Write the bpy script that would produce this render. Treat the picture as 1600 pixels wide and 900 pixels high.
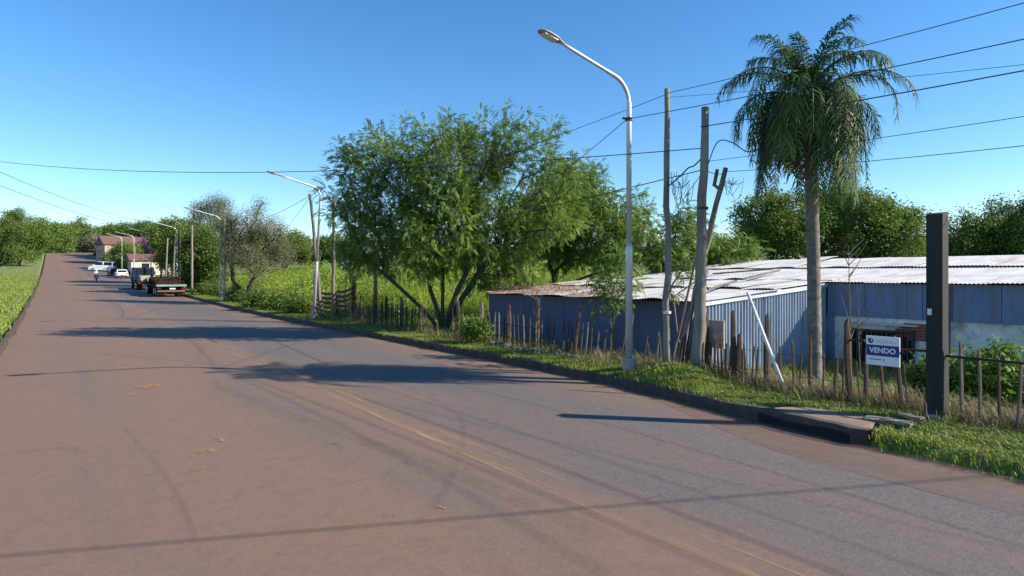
import bpy, math, random
import numpy as np
from mathutils import Vector, Matrix
for o in list(bpy.data.objects): bpy.data.objects.remove(o)
S = bpy.context.scene
COL = S.collection
R = math.radians
# ---------------------------------------------------------------- camera
# world: x = metres across the road (towards the lot), y = metres along the road, z up
F = 982.0; HC = 2.5
FX, FY = 0.591, 0.807
cam = bpy.data.cameras.new('camera'); co = bpy.data.objects.new('camera', cam); COL.objects.link(co)
cam.sensor_width = 36; cam.lens = F / 1600 * 36; cam.shift_y = -20 / 1600
cam.clip_start = 0.1; cam.clip_end = 6000
co.location = (0, 0, HC)
co.rotation_euler = (R(90), 0, -math.atan2(FX, FY))
S.camera = co
# ---------------------------------------------------------------- sky, sun, exposure
SUN_EL, SUN_AZ = R(30), math.atan2(0.694, -0.719)
w = bpy.data.worlds.new('World'); S.world = w; w.use_nodes = True
nt = w.node_tree; bg = nt.nodes['Background']
sky = nt.nodes.new('ShaderNodeTexSky'); sky.sky_type = 'NISHITA'; sky.sun_disc = False
sky.sun_elevation = SUN_EL; sky.sun_rotation = SUN_AZ
sky.air_density = 1.0; sky.dust_density = 0.15; sky.ozone_density = 4.0; sky.altitude = 150
hs = nt.nodes.new('ShaderNodeHueSaturation'); hs.inputs['Saturation'].default_value = 1.22
nt.links.new(sky.outputs[0], hs.inputs['Color']); nt.links.new(hs.outputs[0], bg.inputs[0]); bg.inputs[1].default_value = 0.115
sl = bpy.data.lights.new('sun', 'SUN'); sl.energy = 4.8; sl.angle = R(0.53); sl.color = (1.0, 0.91, 0.76)
so = bpy.data.objects.new('sun', sl); COL.objects.link(so)
so.rotation_euler = Vector((-0.694 * math.cos(SUN_EL), 0.719 * math.cos(SUN_EL), -math.sin(SUN_EL))).to_track_quat('-Z', 'Y').to_euler()
so.location = (30, -30, 40)
S.view_settings.view_transform = 'Standard'; S.view_settings.look = 'None'
S.view_settings.exposure = 0.85; S.view_settings.gamma = 1; S.view_settings.use_curve_mapping = False
S.render.engine = 'CYCLES'
S.cycles.max_bounces = 6; S.cycles.transparent_max_bounces = 12

# ---------------------------------------------------------------- helpers
def smooth(a, b, t):
    t = min(1, max(0, (t - a) / (b - a))); return t * t * (3 - 2 * t)
_zu = [-400, 0, 43, 67, 95, 139, 188, 232, 294, 368, 3000]
_zv = [0, 0, 0, 0.42, 1.1, 2.6, 5.6, 9.3, 13.6, 15.5, 15.5]
def zroad(u):
    v = 0
    for k in (-8, -4, 0, 4, 8): v += float(np.interp(u + k, _zu, _zv))
    return v / 5
def at(px, py, d):
    """photo pixel + depth in metres -> world point"""
    X = (px - 800) / F * d
    return Vector((FY * X + FX * d, -FX * X + FY * d, HC - (py - 430) / F * d))
def onl(px, n):
    """point on the line x = n (parallel to the road) seen at photo column px"""
    d = 1217 * n / (px - 81.0)
    return Vector((n, (d - FX * n) / FY, 0)), d
def hpx(py, d): return HC - (py - 430) / F * d

class MB:
    def __init__(s): s.v = []; s.f = []
    def add(s, vs, fs):
        b = len(s.v); s.v += [tuple(p) for p in vs]; s.f += [tuple(b + i for i in f) for f in fs]; return s
    def box(s, c, d, rz=0, M=None):
        x, y, z = d[0] / 2, d[1] / 2, d[2] / 2
        vs = [Vector((i * x, j * y, k * z)) for k in (-1, 1) for i, j in ((-1, -1), (1, -1), (1, 1), (-1, 1))]
        m = Matrix.Translation(c) @ (M.to_4x4() if M else Matrix.Rotation(rz, 4, 'Z'))
        return s.add([m @ v for v in vs], [(3, 2, 1, 0), (4, 5, 6, 7), (0, 1, 5, 4), (1, 2, 6, 5), (2, 3, 7, 6), (3, 0, 4, 7)])
    def tube(s, pts, r, n=8, cap=True):
        pts = [Vector(p) for p in pts]
        if not hasattr(r, '__len__'): r = [r] * len(pts)
        rings = []; up = None
        for i, p in enumerate(pts):
            t = (pts[min(i + 1, len(pts) - 1)] - pts[max(i - 1, 0)]).normalized()
            if up is None:
                up = Vector((0, 0, 1)) if abs(t.z) < 0.9 else Vector((1, 0, 0))
            a = t.cross(up).normalized(); b = a.cross(t).normalized(); up = b
            rings.append([p + (a * math.cos(2 * math.pi * k / n) + b * math.sin(2 * math.pi * k / n)) * r[i] for k in range(n)])
        vs = [q for g in rings for q in g]; fs = []
        for i in range(len(pts) - 1):
            for k in range(n):
                k2 = (k + 1) % n; fs.append((i * n + k, i * n + k2, (i + 1) * n + k2, (i + 1) * n + k))
        if cap: fs.append(tuple(range(n - 1, -1, -1))); fs.append(tuple(range(len(vs) - n, len(vs))))
        return s.add(vs, fs)
    def lathe(s, c, prof, n=16, axis='Z'):
        vs = []; fs = []
        for r, z in prof:
            for k in range(n):
                a = 2 * math.pi * k / n; x, y = r * math.cos(a), r * math.sin(a)
                vs.append(Vector(c) + (Vector((x, y, z)) if axis == 'Z' else Vector((z, x, y))))
        m = len(prof)
        for i in range(m - 1):
            for k in range(n):
                k2 = (k + 1) % n; fs.append((i * n + k, i * n + k2, (i + 1) * n + k2, (i + 1) * n + k))
        fs.append(tuple(range(n - 1, -1, -1))); fs.append(tuple(range((m - 1) * n, m * n)))
        return s.add(vs, fs)
    def grid(s, rows):
        m = len(rows[0]); vs = [p for r in rows for p in r]; fs = []
        for i in range(len(rows) - 1):
            for k in range(m - 1): fs.append((i * m + k, i * m + k + 1, (i + 1) * m + k + 1, (i + 1) * m + k))
        return s.add(vs, fs)
    def prism(s, poly, x0, x1):
        """poly in (y,z), extruded along x"""
        n = len(poly); vs = [Vector((x0, y, z)) for y, z in poly] + [Vector((x1, y, z)) for y, z in poly]
        fs = [tuple(range(n)), tuple(range(2 * n - 1, n - 1, -1))]
        for i in range(n): j = (i + 1) % n; fs.append((i, i + n, j + n, j))
        return s.add(vs, fs)
    def build(s, name, mat, parent=None, sm=False, shift=None):
        o0 = origin(parent) if parent else Vector((0, 0, 0))
        if shift is not None: o0 = Vector(shift)
        me = bpy.data.meshes.new(name); me.from_pydata([(a - o0.x, b - o0.y, c - o0.z) for a, b, c in s.v], [], s.f); me.update()
        if sm:
            for p in me.polygons: p.use_smooth = True
        me.materials.append(mat)
        return link(name, me, parent)
def origin(o):
    v = Vector((0, 0, 0))
    while o: v += o.location; o = o.parent
    return v
def link(name, data, parent=None, loc=None):
    o = bpy.data.objects.new(name, data); COL.objects.link(o)
    if parent: o.parent = parent
    if loc is not None: o.location = loc
    return o
def tag(o, label=None, cat=None, group=None, kind=None):
    if label: o['label'] = label
    if cat: o['category'] = cat
    if group: o['group'] = group
    if kind: o['kind'] = kind
    return o
def thing(name, loc, label, cat, group=None):
    return tag(link(name, None, None, Vector(loc)), label, cat, group)
def npmesh(name, V, Q, mat, parent=None):
    """V (n,3), Q (m,k) faces with k corners each"""
    o0 = origin(parent) if parent else Vector((0, 0, 0))
    V = np.asarray(V, dtype=np.float32) - np.array(o0, dtype=np.float32)
    Q = np.asarray(Q, dtype=np.int32); m, k = Q.shape
    me = bpy.data.meshes.new(name); me.vertices.add(len(V)); me.vertices.foreach_set('co', V.ravel())
    me.loops.add(m * k); me.loops.foreach_set('vertex_index', Q.ravel())
    me.polygons.add(m); me.polygons.foreach_set('loop_start', np.arange(0, m * k, k, dtype=np.int32))
    me.update(calc_edges=True); me.materials.append(mat)
    return link(name, me, parent)

# ---------------------------------------------------------------- materials
def newmat(name):
    m = bpy.data.materials.new(name); m.use_nodes = True
    return m, m.node_tree, m.node_tree.nodes['Principled BSDF']
def N(t, kind, **kw):
    n = t.nodes.new(kind)
    for k, v in kw.items():
        if k in n.inputs: n.inputs[k].default_value = v
        else: setattr(n, k, v)
    return n
def ramp(t, src, stops):
    r = t.nodes.new('ShaderNodeValToRGB'); e = r.color_ramp.elements
    while len(e) < len(stops): e.new(0.5)
    for q, (p, c) in zip(e, stops):
        q.position = p; q.color = tuple(c) + (1,) if hasattr(c, '__len__') else (c, c, c, 1)
    t.links.new(src, r.inputs[0]); return r.outputs[0]
def mix(t, f, a, b, mode='MIX'):
    m = t.nodes.new('ShaderNodeMix'); m.data_type = 'RGBA'; m.blend_type = mode
    for i, v in ((0, f), (6, a), (7, b)):
        if hasattr(v, 'is_linked') or isinstance(v, bpy.types.NodeSocket): t.links.new(v, m.inputs[i])
        elif i == 0: m.inputs[0].default_value = v
        else: m.inputs[i].default_value = tuple(v) + (1,)
    return m.outputs[2]
def noise(t, vec, scale, detail=6, rough=0.6, stretch=None):
    if stretch:
        mp = t.nodes.new('ShaderNodeMapping'); mp.inputs['Scale'].default_value = stretch
        t.links.new(vec, mp.inputs[0]); vec = mp.outputs[0]
    n = N(t, 'ShaderNodeTexNoise', Scale=scale, Detail=detail, Roughness=rough)
    t.links.new(vec, n.inputs['Vector']); return n.outputs['Fac']
def obj_co(t): return t.nodes.new('ShaderNodeTexCoord').outputs['Object']
def bump(t, b, h, strength, dist=0.02):
    n = N(t, 'ShaderNodeBump', Strength=strength, Distance=dist); t.links.new(h, n.inputs['Height'])
    t.links.new(n.outputs[0], b.inputs['Normal'])
def simple(name, c1, c2=None, scale=4, rough=0.7, metal=0, bmp=0, stretch=None, lo=0.35, hi=0.65, c3=None, s3=1.3, st3=None, t3=(0.52, 0.68)):
    m, t, b = newmat(name); v = obj_co(t); c2 = c2 or tuple(x * 0.8 for x in c1)
    f = noise(t, v, scale, stretch=stretch)
    col = ramp(t, f, [(lo, c1), (hi, c2)])
    if c3:
        g = noise(t, v, s3, 8, 0.7, stretch=st3); col = mix(t, ramp(t, g, [(t3[0], 0.0), (t3[1], 1.0)]), col, c3)
    t.links.new(col, b.inputs['Base Color']); b.inputs['Roughness'].default_value = rough; b.inputs['Metallic'].default_value = metal
    if bmp: bump(t, b, f, bmp)
    return m
def leafmat(name, c1, c2, c3=None, trans=0.35, clump=0.9, p3=0.12):
    m, t, b = newmat(name); v = obj_co(t)
    f = noise(t, v, clump, 3)
    g = t.nodes.new('ShaderNodeNewGeometry').outputs['Random Per Island']
    add = N(t, 'ShaderNodeMath', operation='MULTIPLY_ADD'); t.links.new(g, add.inputs[0]); add.inputs[1].default_value = 0.35
    t.links.new(f, add.inputs[2])
    col = ramp(t, add.outputs[0], [(0.45, c1), (0.85, c2)])
    if c3: 
        g2 = t.nodes.new('ShaderNodeMath'); g2.operation = 'FRACT'; mu = N(t, 'ShaderNodeMath', operation='MULTIPLY'); mu.inputs[1].default_value = 17.3
        t.links.new(g, mu.inputs[0]); t.links.new(mu.outputs[0], g2.inputs[0])
        th = N(t, 'ShaderNodeMath', operation='LESS_THAN'); th.inputs[1].default_value = p3; t.links.new(g2.outputs[0], th.inputs[0])
        col = mix(t, th.outputs[0], col, c3)
    t.links.new(col, b.inputs['Base Color']); b.inputs['Roughness'].default_value = 0.55
    b.inputs['Specular IOR Level'].default_value = 0.3
    tr = t.nodes.new('ShaderNodeBsdfTranslucent'); t.links.new(col, tr.inputs[0])
    mx = t.nodes.new('ShaderNodeMixShader'); mx.inputs[0].default_value = trans
    t.links.new(b.outputs[0], mx.inputs[1]); t.links.new(tr.outputs[0], mx.inputs[2])
    t.links.new(mx.outputs[0], t.nodes['Material Output'].inputs[0])
    return m

M = {}
M['wood_dark'] = simple('weathered_dark_wood', (0.075, 0.05, 0.035), (0.035, 0.026, 0.02), 6, 0.9, bmp=0.6, stretch=(1, 1, 0.12), c3=(0.14, 0.1, 0.075))
M['wood_grey'] = simple('weathered_grey_wood', (0.2, 0.165, 0.125), (0.1, 0.08, 0.06), 7, 0.9, bmp=0.6, stretch=(1, 1, 0.1), c3=(0.07, 0.06, 0.05))
M['wood_pole'] = simple('grey_pole_wood', (0.27, 0.24, 0.2), (0.15, 0.13, 0.11), 9, 0.85, bmp=0.5, stretch=(1, 1, 0.06), c3=(0.11, 0.095, 0.08), s3=2)
M['wood_red'] = simple('reddish_picket_wood', (0.105, 0.055, 0.035), (0.05, 0.03, 0.022), 6, 0.9, bmp=0.6, stretch=(1, 1, 0.12))
M['wood_black'] = simple('tarred_timber', (0.018, 0.017, 0.017), (0.03, 0.027, 0.025), 6, 0.85, bmp=0.4, stretch=(1, 1, 0.1))
M['bark'] = simple('tree_bark', (0.085, 0.065, 0.05), (0.045, 0.035, 0.028), 12, 0.95, bmp=0.7, stretch=(1, 1, 0.3))
M['bark_grey'] = simple('grey_tree_bark', (0.2, 0.17, 0.14), (0.1, 0.085, 0.07), 12, 0.95, bmp=0.5, stretch=(1, 1, 0.3))
M['galv'] = simple('galvanised_steel', (0.62, 0.64, 0.66), (0.46, 0.48, 0.5), 5, 0.42, 0.35, stretch=(1, 1, 0.3))
M['concrete'] = simple('concrete', (0.42, 0.38, 0.34), (0.28, 0.24, 0.21), 6, 0.9, bmp=0.4, c3=(0.3, 0.18, 0.13))
M['concrete_red'] = simple('red_stained_concrete', (0.3, 0.19, 0.14), (0.2, 0.13, 0.1), 3, 0.9, bmp=0.5, c3=(0.16, 0.12, 0.1))
M['concrete_dirty'] = simple('dirty_concrete', (0.24, 0.2, 0.17), (0.14, 0.11, 0.09), 8, 0.95, bmp=0.6, c3=(0.1, 0.085, 0.06), s3=3)
M['kerb'] = simple('kerb_concrete', (0.1, 0.065, 0.05), (0.05, 0.036, 0.03), 4, 0.95, bmp=0.5, c3=(0.035, 0.03, 0.025))
M['lamp_head'] = simple('lamp_housing', (0.3, 0.3, 0.29), (0.24, 0.24, 0.23), 8, 0.5)
M['diffuser'] = simple('lamp_diffuser', (0.72, 0.72, 0.68), None, 8, 0.3)
M['cable'] = simple('black_cable', (0.02, 0.02, 0.022), (0.03, 0.03, 0.03), 8, 0.6)
M['zinc'] = simple('white_weathered_zinc', (0.56, 0.56, 0.56), (0.4, 0.39, 0.38), 1.6, 0.6, 0.1, bmp=0.1, c3=(0.34, 0.23, 0.17), s3=0.9, st3=(0.35, 2.0, 1), t3=(0.53, 0.72))
M['zinc_rust'] = simple('rusty_zinc', (0.36, 0.26, 0.2), (0.2, 0.12, 0.085), 2.2, 0.8, 0.1, bmp=0.3, c3=(0.45, 0.42, 0.4), s3=1.5)
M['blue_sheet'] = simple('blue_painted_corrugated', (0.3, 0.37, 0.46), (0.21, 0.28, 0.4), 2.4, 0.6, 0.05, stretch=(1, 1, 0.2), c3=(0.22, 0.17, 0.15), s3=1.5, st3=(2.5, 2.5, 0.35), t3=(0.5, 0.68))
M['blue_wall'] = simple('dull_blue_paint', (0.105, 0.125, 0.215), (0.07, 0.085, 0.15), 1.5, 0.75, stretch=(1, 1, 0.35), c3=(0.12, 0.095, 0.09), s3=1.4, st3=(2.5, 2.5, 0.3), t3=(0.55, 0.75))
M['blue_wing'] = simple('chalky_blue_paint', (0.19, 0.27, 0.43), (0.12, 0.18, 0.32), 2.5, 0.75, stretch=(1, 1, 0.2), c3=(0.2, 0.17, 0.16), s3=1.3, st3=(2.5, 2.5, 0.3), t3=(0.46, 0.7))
M['white_trim'] = simple('pale_fascia_paint', (0.55, 0.6, 0.62), (0.42, 0.47, 0.5), 3, 0.6)
M['plaster'] = simple('dirty_white_plaster', (0.8, 0.79, 0.75), (0.68, 0.66, 0.6), 1.7, 0.85, bmp=0.2, c3=(0.34, 0.29, 0.25), s3=1.2)
M['brick'] = simple('red_brick', (0.28, 0.09, 0.06), (0.19, 0.07, 0.05), 9, 0.9, bmp=0.3)
M['iron'] = simple('dark_iron', (0.03, 0.027, 0.026), (0.05, 0.035, 0.03), 9, 0.7)
M['painted_dark'] = simple('painted_dark_interior', (0.012, 0.012, 0.013), None, 3, 0.95)  # near-black colour stands in for the darkness of unlit interiors
M['pvc'] = simple('white_pipe', (0.72, 0.72, 0.69), (0.6, 0.6, 0.57), 5, 0.5)
M['sign_white'] = simple('sign_white', (0.78, 0.78, 0.8), (0.72, 0.72, 0.75), 3, 0.5)
M['sign_blue'] = simple('sign_blue', (0.02, 0.018, 0.2), None, 3, 0.5)
M['sign_navy'] = simple('sign_navy', (0.015, 0.02, 0.07), None, 3, 0.5)
M['sign_grey'] = simple('sign_grey', (0.4, 0.4, 0.44), None, 3, 0.5)
M['stone'] = simple('field_stone', (0.2, 0.175, 0.155), (0.1, 0.085, 0.075), 9, 0.95, bmp=0.6)
M['rubber'] = simple('tyre_rubber', (0.018, 0.018, 0.018), None, 8, 0.85)
M['rim'] = simple('wheel_rim', (0.45, 0.45, 0.46), None, 8, 0.4, 0.6)
M['glass'] = simple('dark_glass', (0.02, 0.025, 0.03), None, 3, 0.25)
M['glass'].node_tree.nodes['Principled BSDF'].inputs['Specular IOR Level'].default_value = 0.25
M['white_paint'] = simple('white_car_paint', (0.8, 0.8, 0.8), (0.74, 0.74, 0.74), 3, 0.3)
M['dark_paint'] = simple('dark_blue_car_paint', (0.02, 0.025, 0.05), None, 3, 0.3)
M['truck_blue'] = simple('faded_truck_blue', (0.02, 0.035, 0.075), (0.012, 0.02, 0.045), 2, 0.8)
M['chassis'] = simple('truck_chassis', (0.02, 0.018, 0.018), (0.035, 0.027, 0.024), 5, 0.8)
M['rust_load'] = simple('rusty_red_steel', (0.05, 0.022, 0.02), (0.022, 0.014, 0.013), 4, 0.8)
M['deck_green'] = simple('pale_green_deck', (0.24, 0.33, 0.3), (0.15, 0.22, 0.2), 4, 0.6)
M['orange'] = simple('faded_orange_bumper', (0.19, 0.1, 0.065), (0.11, 0.06, 0.04), 4, 0.6)
M['tail_red'] = simple('red_lens', (0.16, 0.015, 0.012), None, 4, 0.25)
M['tarp'] = simple('cream_tarp', (0.4, 0.35, 0.28), (0.3, 0.26, 0.2), 3, 0.8)
M['skin'] = simple('skin', (0.36, 0.2, 0.14), None, 4, 0.6)
M['cloth_white'] = simple('white_shirt', (0.75, 0.74, 0.72), None, 4, 0.8)
M['roof_tile'] = simple('terracotta_roof', (0.2, 0.095, 0.08), (0.13, 0.065, 0.055), 3, 0.9)
M['house_pink'] = simple('pink_house_wall', (0.5, 0.33, 0.3), (0.43, 0.28, 0.25), 2, 0.85)
M['house_cream'] = simple('cream_house_wall', (0.62, 0.55, 0.44), (0.5, 0.44, 0.36), 2, 0.85)
M['mark'] = None
for k in ('truck_blue', 'dark_paint', 'chassis', 'rust_load'): M[k].node_tree.nodes['Principled BSDF'].inputs['Specular IOR Level'].default_value = 0.08
# foliage
M['leaf_big'] = leafmat('acacia_leaves', (0.065, 0.14, 0.022), (0.22, 0.32, 0.052), (0.24, 0.17, 0.11), p3=0.03)
M['leaf_light'] = leafmat('light_feathery_leaves', (0.09, 0.17, 0.022), (0.22, 0.32, 0.05), (0.18, 0.22, 0.06))
M['leaf_dark'] = leafmat('dark_broad_leaves', (0.07, 0.135, 0.022), (0.19, 0.265, 0.048), (0.2, 0.19, 0.06), trans=0.4, p3=0.08)
M['leaf_mid'] = leafmat('mid_green_leaves', (0.065, 0.125, 0.022), (0.17, 0.25, 0.042), (0.19, 0.17, 0.06), trans=0.35, p3=0.06)
M['leaf_olive'] = leafmat('sparse_olive_leaves', (0.12, 0.135, 0.055), (0.24, 0.25, 0.12), (0.26, 0.22, 0.16), trans=0.35, p3=0.2)
M['leaf_pink'] = leafmat('pink_blossom', (0.34, 0.13, 0.24), (0.45, 0.2, 0.32), (0.2, 0.12, 0.1), trans=0.25)
M['leaf_silver'] = leafmat('pale_silver_leaves', (0.2, 0.28, 0.17), (0.36, 0.42, 0.32), (0.07, 0.12, 0.04), trans=0.2, p3=0.4)
M['pod'] = leafmat('dry_brown_pods', (0.2, 0.13, 0.09), (0.3, 0.2, 0.16), trans=0.2)
M['palm_leaf'] = leafmat('palm_leaflets', (0.022, 0.055, 0.014), (0.055, 0.11, 0.024), (0.11, 0.16, 0.03), trans=0.25, clump=1.5, p3=0.12)
M['palm_dry'] = leafmat('dry_palm_leaflets', (0.07, 0.055, 0.03), (0.13, 0.1, 0.055), trans=0.15)
M['palm_trunk'] = simple('palm_trunk', (0.2, 0.17, 0.15), (0.1, 0.085, 0.073), 5, 0.9, bmp=0.5, stretch=(1, 1, 2.5), c3=(0.3, 0.275, 0.25), s3=2.5)
M['grass_lawn'] = leafmat('verge_grass', (0.16, 0.26, 0.026), (0.3, 0.39, 0.05), (0.3, 0.26, 0.1), trans=0.3, p3=0.2)
M['grass_tall'] = leafmat('tall_bright_grass', (0.17, 0.26, 0.025), (0.33, 0.43, 0.05), (0.28, 0.27, 0.09), trans=0.35, clump=0.35, p3=0.12)
M['grass_dry'] = leafmat('dry_straw', (0.22, 0.16, 0.1), (0.38, 0.28, 0.18), (0.14, 0.17, 0.05), trans=0.3, p3=0.15)

# ground
m, t, b = newmat('ground_soil'); v = obj_co(t); M['ground'] = m
f1 = noise(t, v, 0.22, 8, 0.65); f2 = noise(t, v, 3.5, 8, 0.7)
c = mix(t, ramp(t, f2, [(0.4, 0.0), (0.62, 1.0)]), (0.11, 0.155, 0.025), (0.18, 0.2, 0.05))
c = mix(t, ramp(t, f1, [(0.58, 0.0), (0.7, 1.0)]), c, (0.16, 0.11, 0.06))
t.links.new(c, b.inputs['Base Color']); b.inputs['Roughness'].default_value = 1; bump(t, b, f2, 0.6, 0.05)
# road: grey asphalt under red laterite dust
m, t, b = newmat('dusty_asphalt'); v = obj_co(t); M['road'] = m
sep = t.nodes.new('ShaderNodeSeparateXYZ'); t.links.new(v, sep.inputs[0])
fine = noise(t, v, 38, 6, 0.85); mid = noise(t, v, 1.6, 8, 0.68, stretch=(1.5, 0.25, 1)); big = noise(t, v, 0.3, 6, 0.6, stretch=(1.3, 0.4, 1))
base = ramp(t, fine, [(0.38, (0.062, 0.058, 0.06)), (0.64, (0.168, 0.155, 0.155))])
mr = N(t, 'ShaderNodeMapRange'); mr.inputs[1].default_value = -2; mr.inputs[2].default_value = 11; t.links.new(sep.outputs[0], mr.inputs[0])
prof = ramp(t, mr.outputs[0], [(0.0, 0.95), (0.12, 0.7), (0.2, 0.52), (0.32, 0.85), (0.42, 0.45), (0.52, 0.6), (0.58, 0.16), (0.7, 0.2), (0.78, 0.02), (0.88, 0.35), (0.94, 1.0)])
ad = N(t, 'ShaderNodeMath', operation='ADD'); t.links.new(prof, ad.inputs[0])
sb = N(t, 'ShaderNodeMath', operation='MULTIPLY_ADD'); t.links.new(big, sb.inputs[0]); sb.inputs[1].default_value = 1.1; sb.inputs[2].default_value = -0.55
t.links.new(sb.outputs[0], ad.inputs[1])
ad2 = N(t, 'ShaderNodeMath', operation='MULTIPLY_ADD'); t.links.new(mid, ad2.inputs[0]); ad2.inputs[1].default_value = 0.7; t.links.new(ad.outputs[0], ad2.inputs[2])
dust = ramp(t, ad2.outputs[0], [(0.35, 0.0), (1.15, 0.95)])
c = mix(t, dust, base, (0.205, 0.125, 0.085))
spots = noise(t, v, 1.1, 5, 0.55, stretch=(1, 0.55, 1)); sp = ramp(t, spots, [(0.735, 0.0), (0.76, 1.0)])
c = mix(t, sp, c, (0.36, 0.2, 0.1))
speck = noise(t, v, 9, 2, 0.5); c = mix(t, ramp(t, speck, [(0.76, 0.0), (0.79, 0.7)]), c, (0.07, 0.055, 0.05))
peb = noise(t, v, 22, 3, 0.7); c = mix(t, ramp(t, peb, [(0.45, 0.0), (0.75, 0.4)]), c, (0.26, 0.19, 0.155))
crk = noise(t, v, 4.5, 6, 0.7); c = mix(t, ramp(t, crk, [(0.3, 0.3), (0.5, 0.0)]), c, (0.09, 0.075, 0.07))
wv = t.nodes.new('ShaderNodeVectorMath'); wv.operation = 'MULTIPLY_ADD'; nz = N(t, 'ShaderNodeTexNoise', Scale=1.3, Detail=5); t.links.new(v, nz.inputs['Vector'])
t.links.new(nz.outputs['Color'], wv.inputs[0]); wv.inputs[1].default_value = (1.3, 1.3, 0); t.links.new(v, wv.inputs[2])
vo = N(t, 'ShaderNodeTexVoronoi', feature='DISTANCE_TO_EDGE', Scale=0.33); t.links.new(wv.outputs[0], vo.inputs['Vector'])
ck = ramp(t, vo.outputs['Distance'], [(0.0, 0.45), (0.006, 0.0)]); ckm = ramp(t, noise(t, v, 0.35, 4), [(0.5, 0.0), (0.6, 1.0)])
ckf = N(t, 'ShaderNodeMath', operation='MULTIPLY'); t.links.new(ck, ckf.inputs[0]); t.links.new(ckm, ckf.inputs[1])
c = mix(t, ckf.outputs[0], c, (0.045, 0.036, 0.033))
t.links.new(c, b.inputs['Base Color']); b.inputs['Roughness'].default_value = 0.85; b.inputs['Specular IOR Level'].default_value = 0.3
bump(t, b, fine, 0.5, 0.012)
def worn(name, col, lo, hi, scale, rough=0.8, stretch=None, amax=1.0):
    m, t, b = newmat(name); v = obj_co(t); f = noise(t, v, scale, 8, 0.7, stretch=stretch)
    a = ramp(t, f, [(lo, 0.0), (hi, amax)]); b.inputs['Base Color'].default_value = col + (1,); b.inputs['Roughness'].default_value = rough
    tr = t.nodes.new('ShaderNodeBsdfTransparent'); mx = t.nodes.new('ShaderNodeMixShader')
    t.links.new(a, mx.inputs[0]); t.links.new(tr.outputs[0], mx.inputs[1]); t.links.new(b.outputs[0], mx.inputs[2])
    t.links.new(mx.outputs[0], t.nodes['Material Output'].inputs[0]); return m
M['mark'] = worn('worn_yellow_paint', (0.4, 0.28, 0.14), 0.45, 0.64, 0.8, stretch=(4, 0.35, 1), amax=0.68)
M['skid'] = worn('tyre_rubber_trace', (0.09, 0.075, 0.07), 0.35, 0.85, 2.0, amax=0.22)
M['silt'] = worn('red_silt', (0.23, 0.135, 0.09), 0.3, 0.75, 1.1, amax=0.55)

# ---------------------------------------------------------------- ground, road, kerb
def kerb_x(u):
    return float(np.interp(u, [-20, 0, 3.2, 5.0, 6.5, 8.2, 10, 14, 60, 90, 600], [8.9, 9.3, 9.5, 9.55, 9.75, 10.05, 10.3, 10.42, 10.42, 10.42, 10.42]))
rng = random.Random(5)
def hum(x, y):
    return 0.5 * math.sin(x * 0.61 + 1.3 * math.sin(y * 0.37)) + 0.5 * math.sin(y * 0.53 + 1.1 * math.sin(x * 0.41 + 2))
mound = onl(1062, 11.0)[0]; mound2 = onl(945, 11.25)[0]
def zt(x, y):
    z = zroad(y)
    k = kerb_x(y)
    if x < -1.6: return z + 0.12 + smooth(-3, -40, x) * 1.2 + 0.06 * hum(x, y)
    if x < k + (0.05 if y > 4.5 else -0.1): return z - 0.35
    if 4.6 < y < 6.0 and x < 10.4: return z - 0.35
    v = z + 0.19 + 0.02 * hum(x * 3, y * 3)
    if y < 4.5: v = z - 0.03 + (v - z + 0.03) * smooth(k - 0.05, k + 0.3, x)
    for c, h, sx, sy in ((mound, 0.34, 0.62, 1.0), (mound2, 0.16, 0.4, 0.8)):
        v += h * math.exp(-((x - c.x) / sx) ** 2 - ((y - c.y) / sy) ** 2) * smooth(k, k + 0.3, x)
    lot_lo = z - 0.42 + 0.05 * hum(x, y)
    hill = z + 0.2 + max(0, min(x - 13, 30)) * 0.105 + 0.12 * hum(x * 0.6, y * 0.6)
    a = smooth(20, 33, y - 0.25 * (x - 13)); a = max(a, smooth(28, 45, x))
    lot = lot_lo * (1 - a) + hill * a
    q = smooth(11.9, 14.0, x)
    return v * (1 - q) + lot * q
xs = sorted(set([-1500, -700, -350, -180, -100, -60, -40, -25, -16, -10, -6, -4, -3, -2.2, -1.7, -1.5, 0, 4, 8, 8.7] +
     [round(8.8 + 0.12 * i, 3) for i in range(0, 30)] + [round(12.5 + 0.4 * i, 2) for i in range(0, 30)] + [25 + 2 * i for i in range(20)] + [66, 75, 90, 120, 170, 250, 400, 800, 1600]))
ys = sorted(set([-1200, -500, -200, -80, -40, -20, -10] + [-6 + 0.4 * i for i in range(0, 110)] + [38 + 1.5 * i for i in range(0, 60)] + [130 + 6 * i for i in range(0, 45)] + [420, 500, 700, 1000, 1600, 2600]))
g = MB(); g.grid([[(x, y, zt(x, y)) for x in xs] for y in ys])
tag(g.build('ground', M['ground'], sm=True), kind='structure')
yr = [-60, -30, -15] + [-8 + 0.5 * i for i in range(110)] + [48 + 3 * i for i in range(110)]
r = MB(); r.grid([[(-1.3 + (kerb_x(y) + 0.04 + 1.3) * i / 12, y, zroad(y) + 0.03 * math.sin(math.pi * i / 12)) for i in range(13)] for y in yr])
road = tag(r.build('road', M['road'], sm=True), kind='structure')
def zr(x, y):
    return zroad(y) + 0.03 * math.sin(math.pi * max(0, min(1, (x + 1.3) / (kerb_x(y) + 1.34))))
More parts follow.
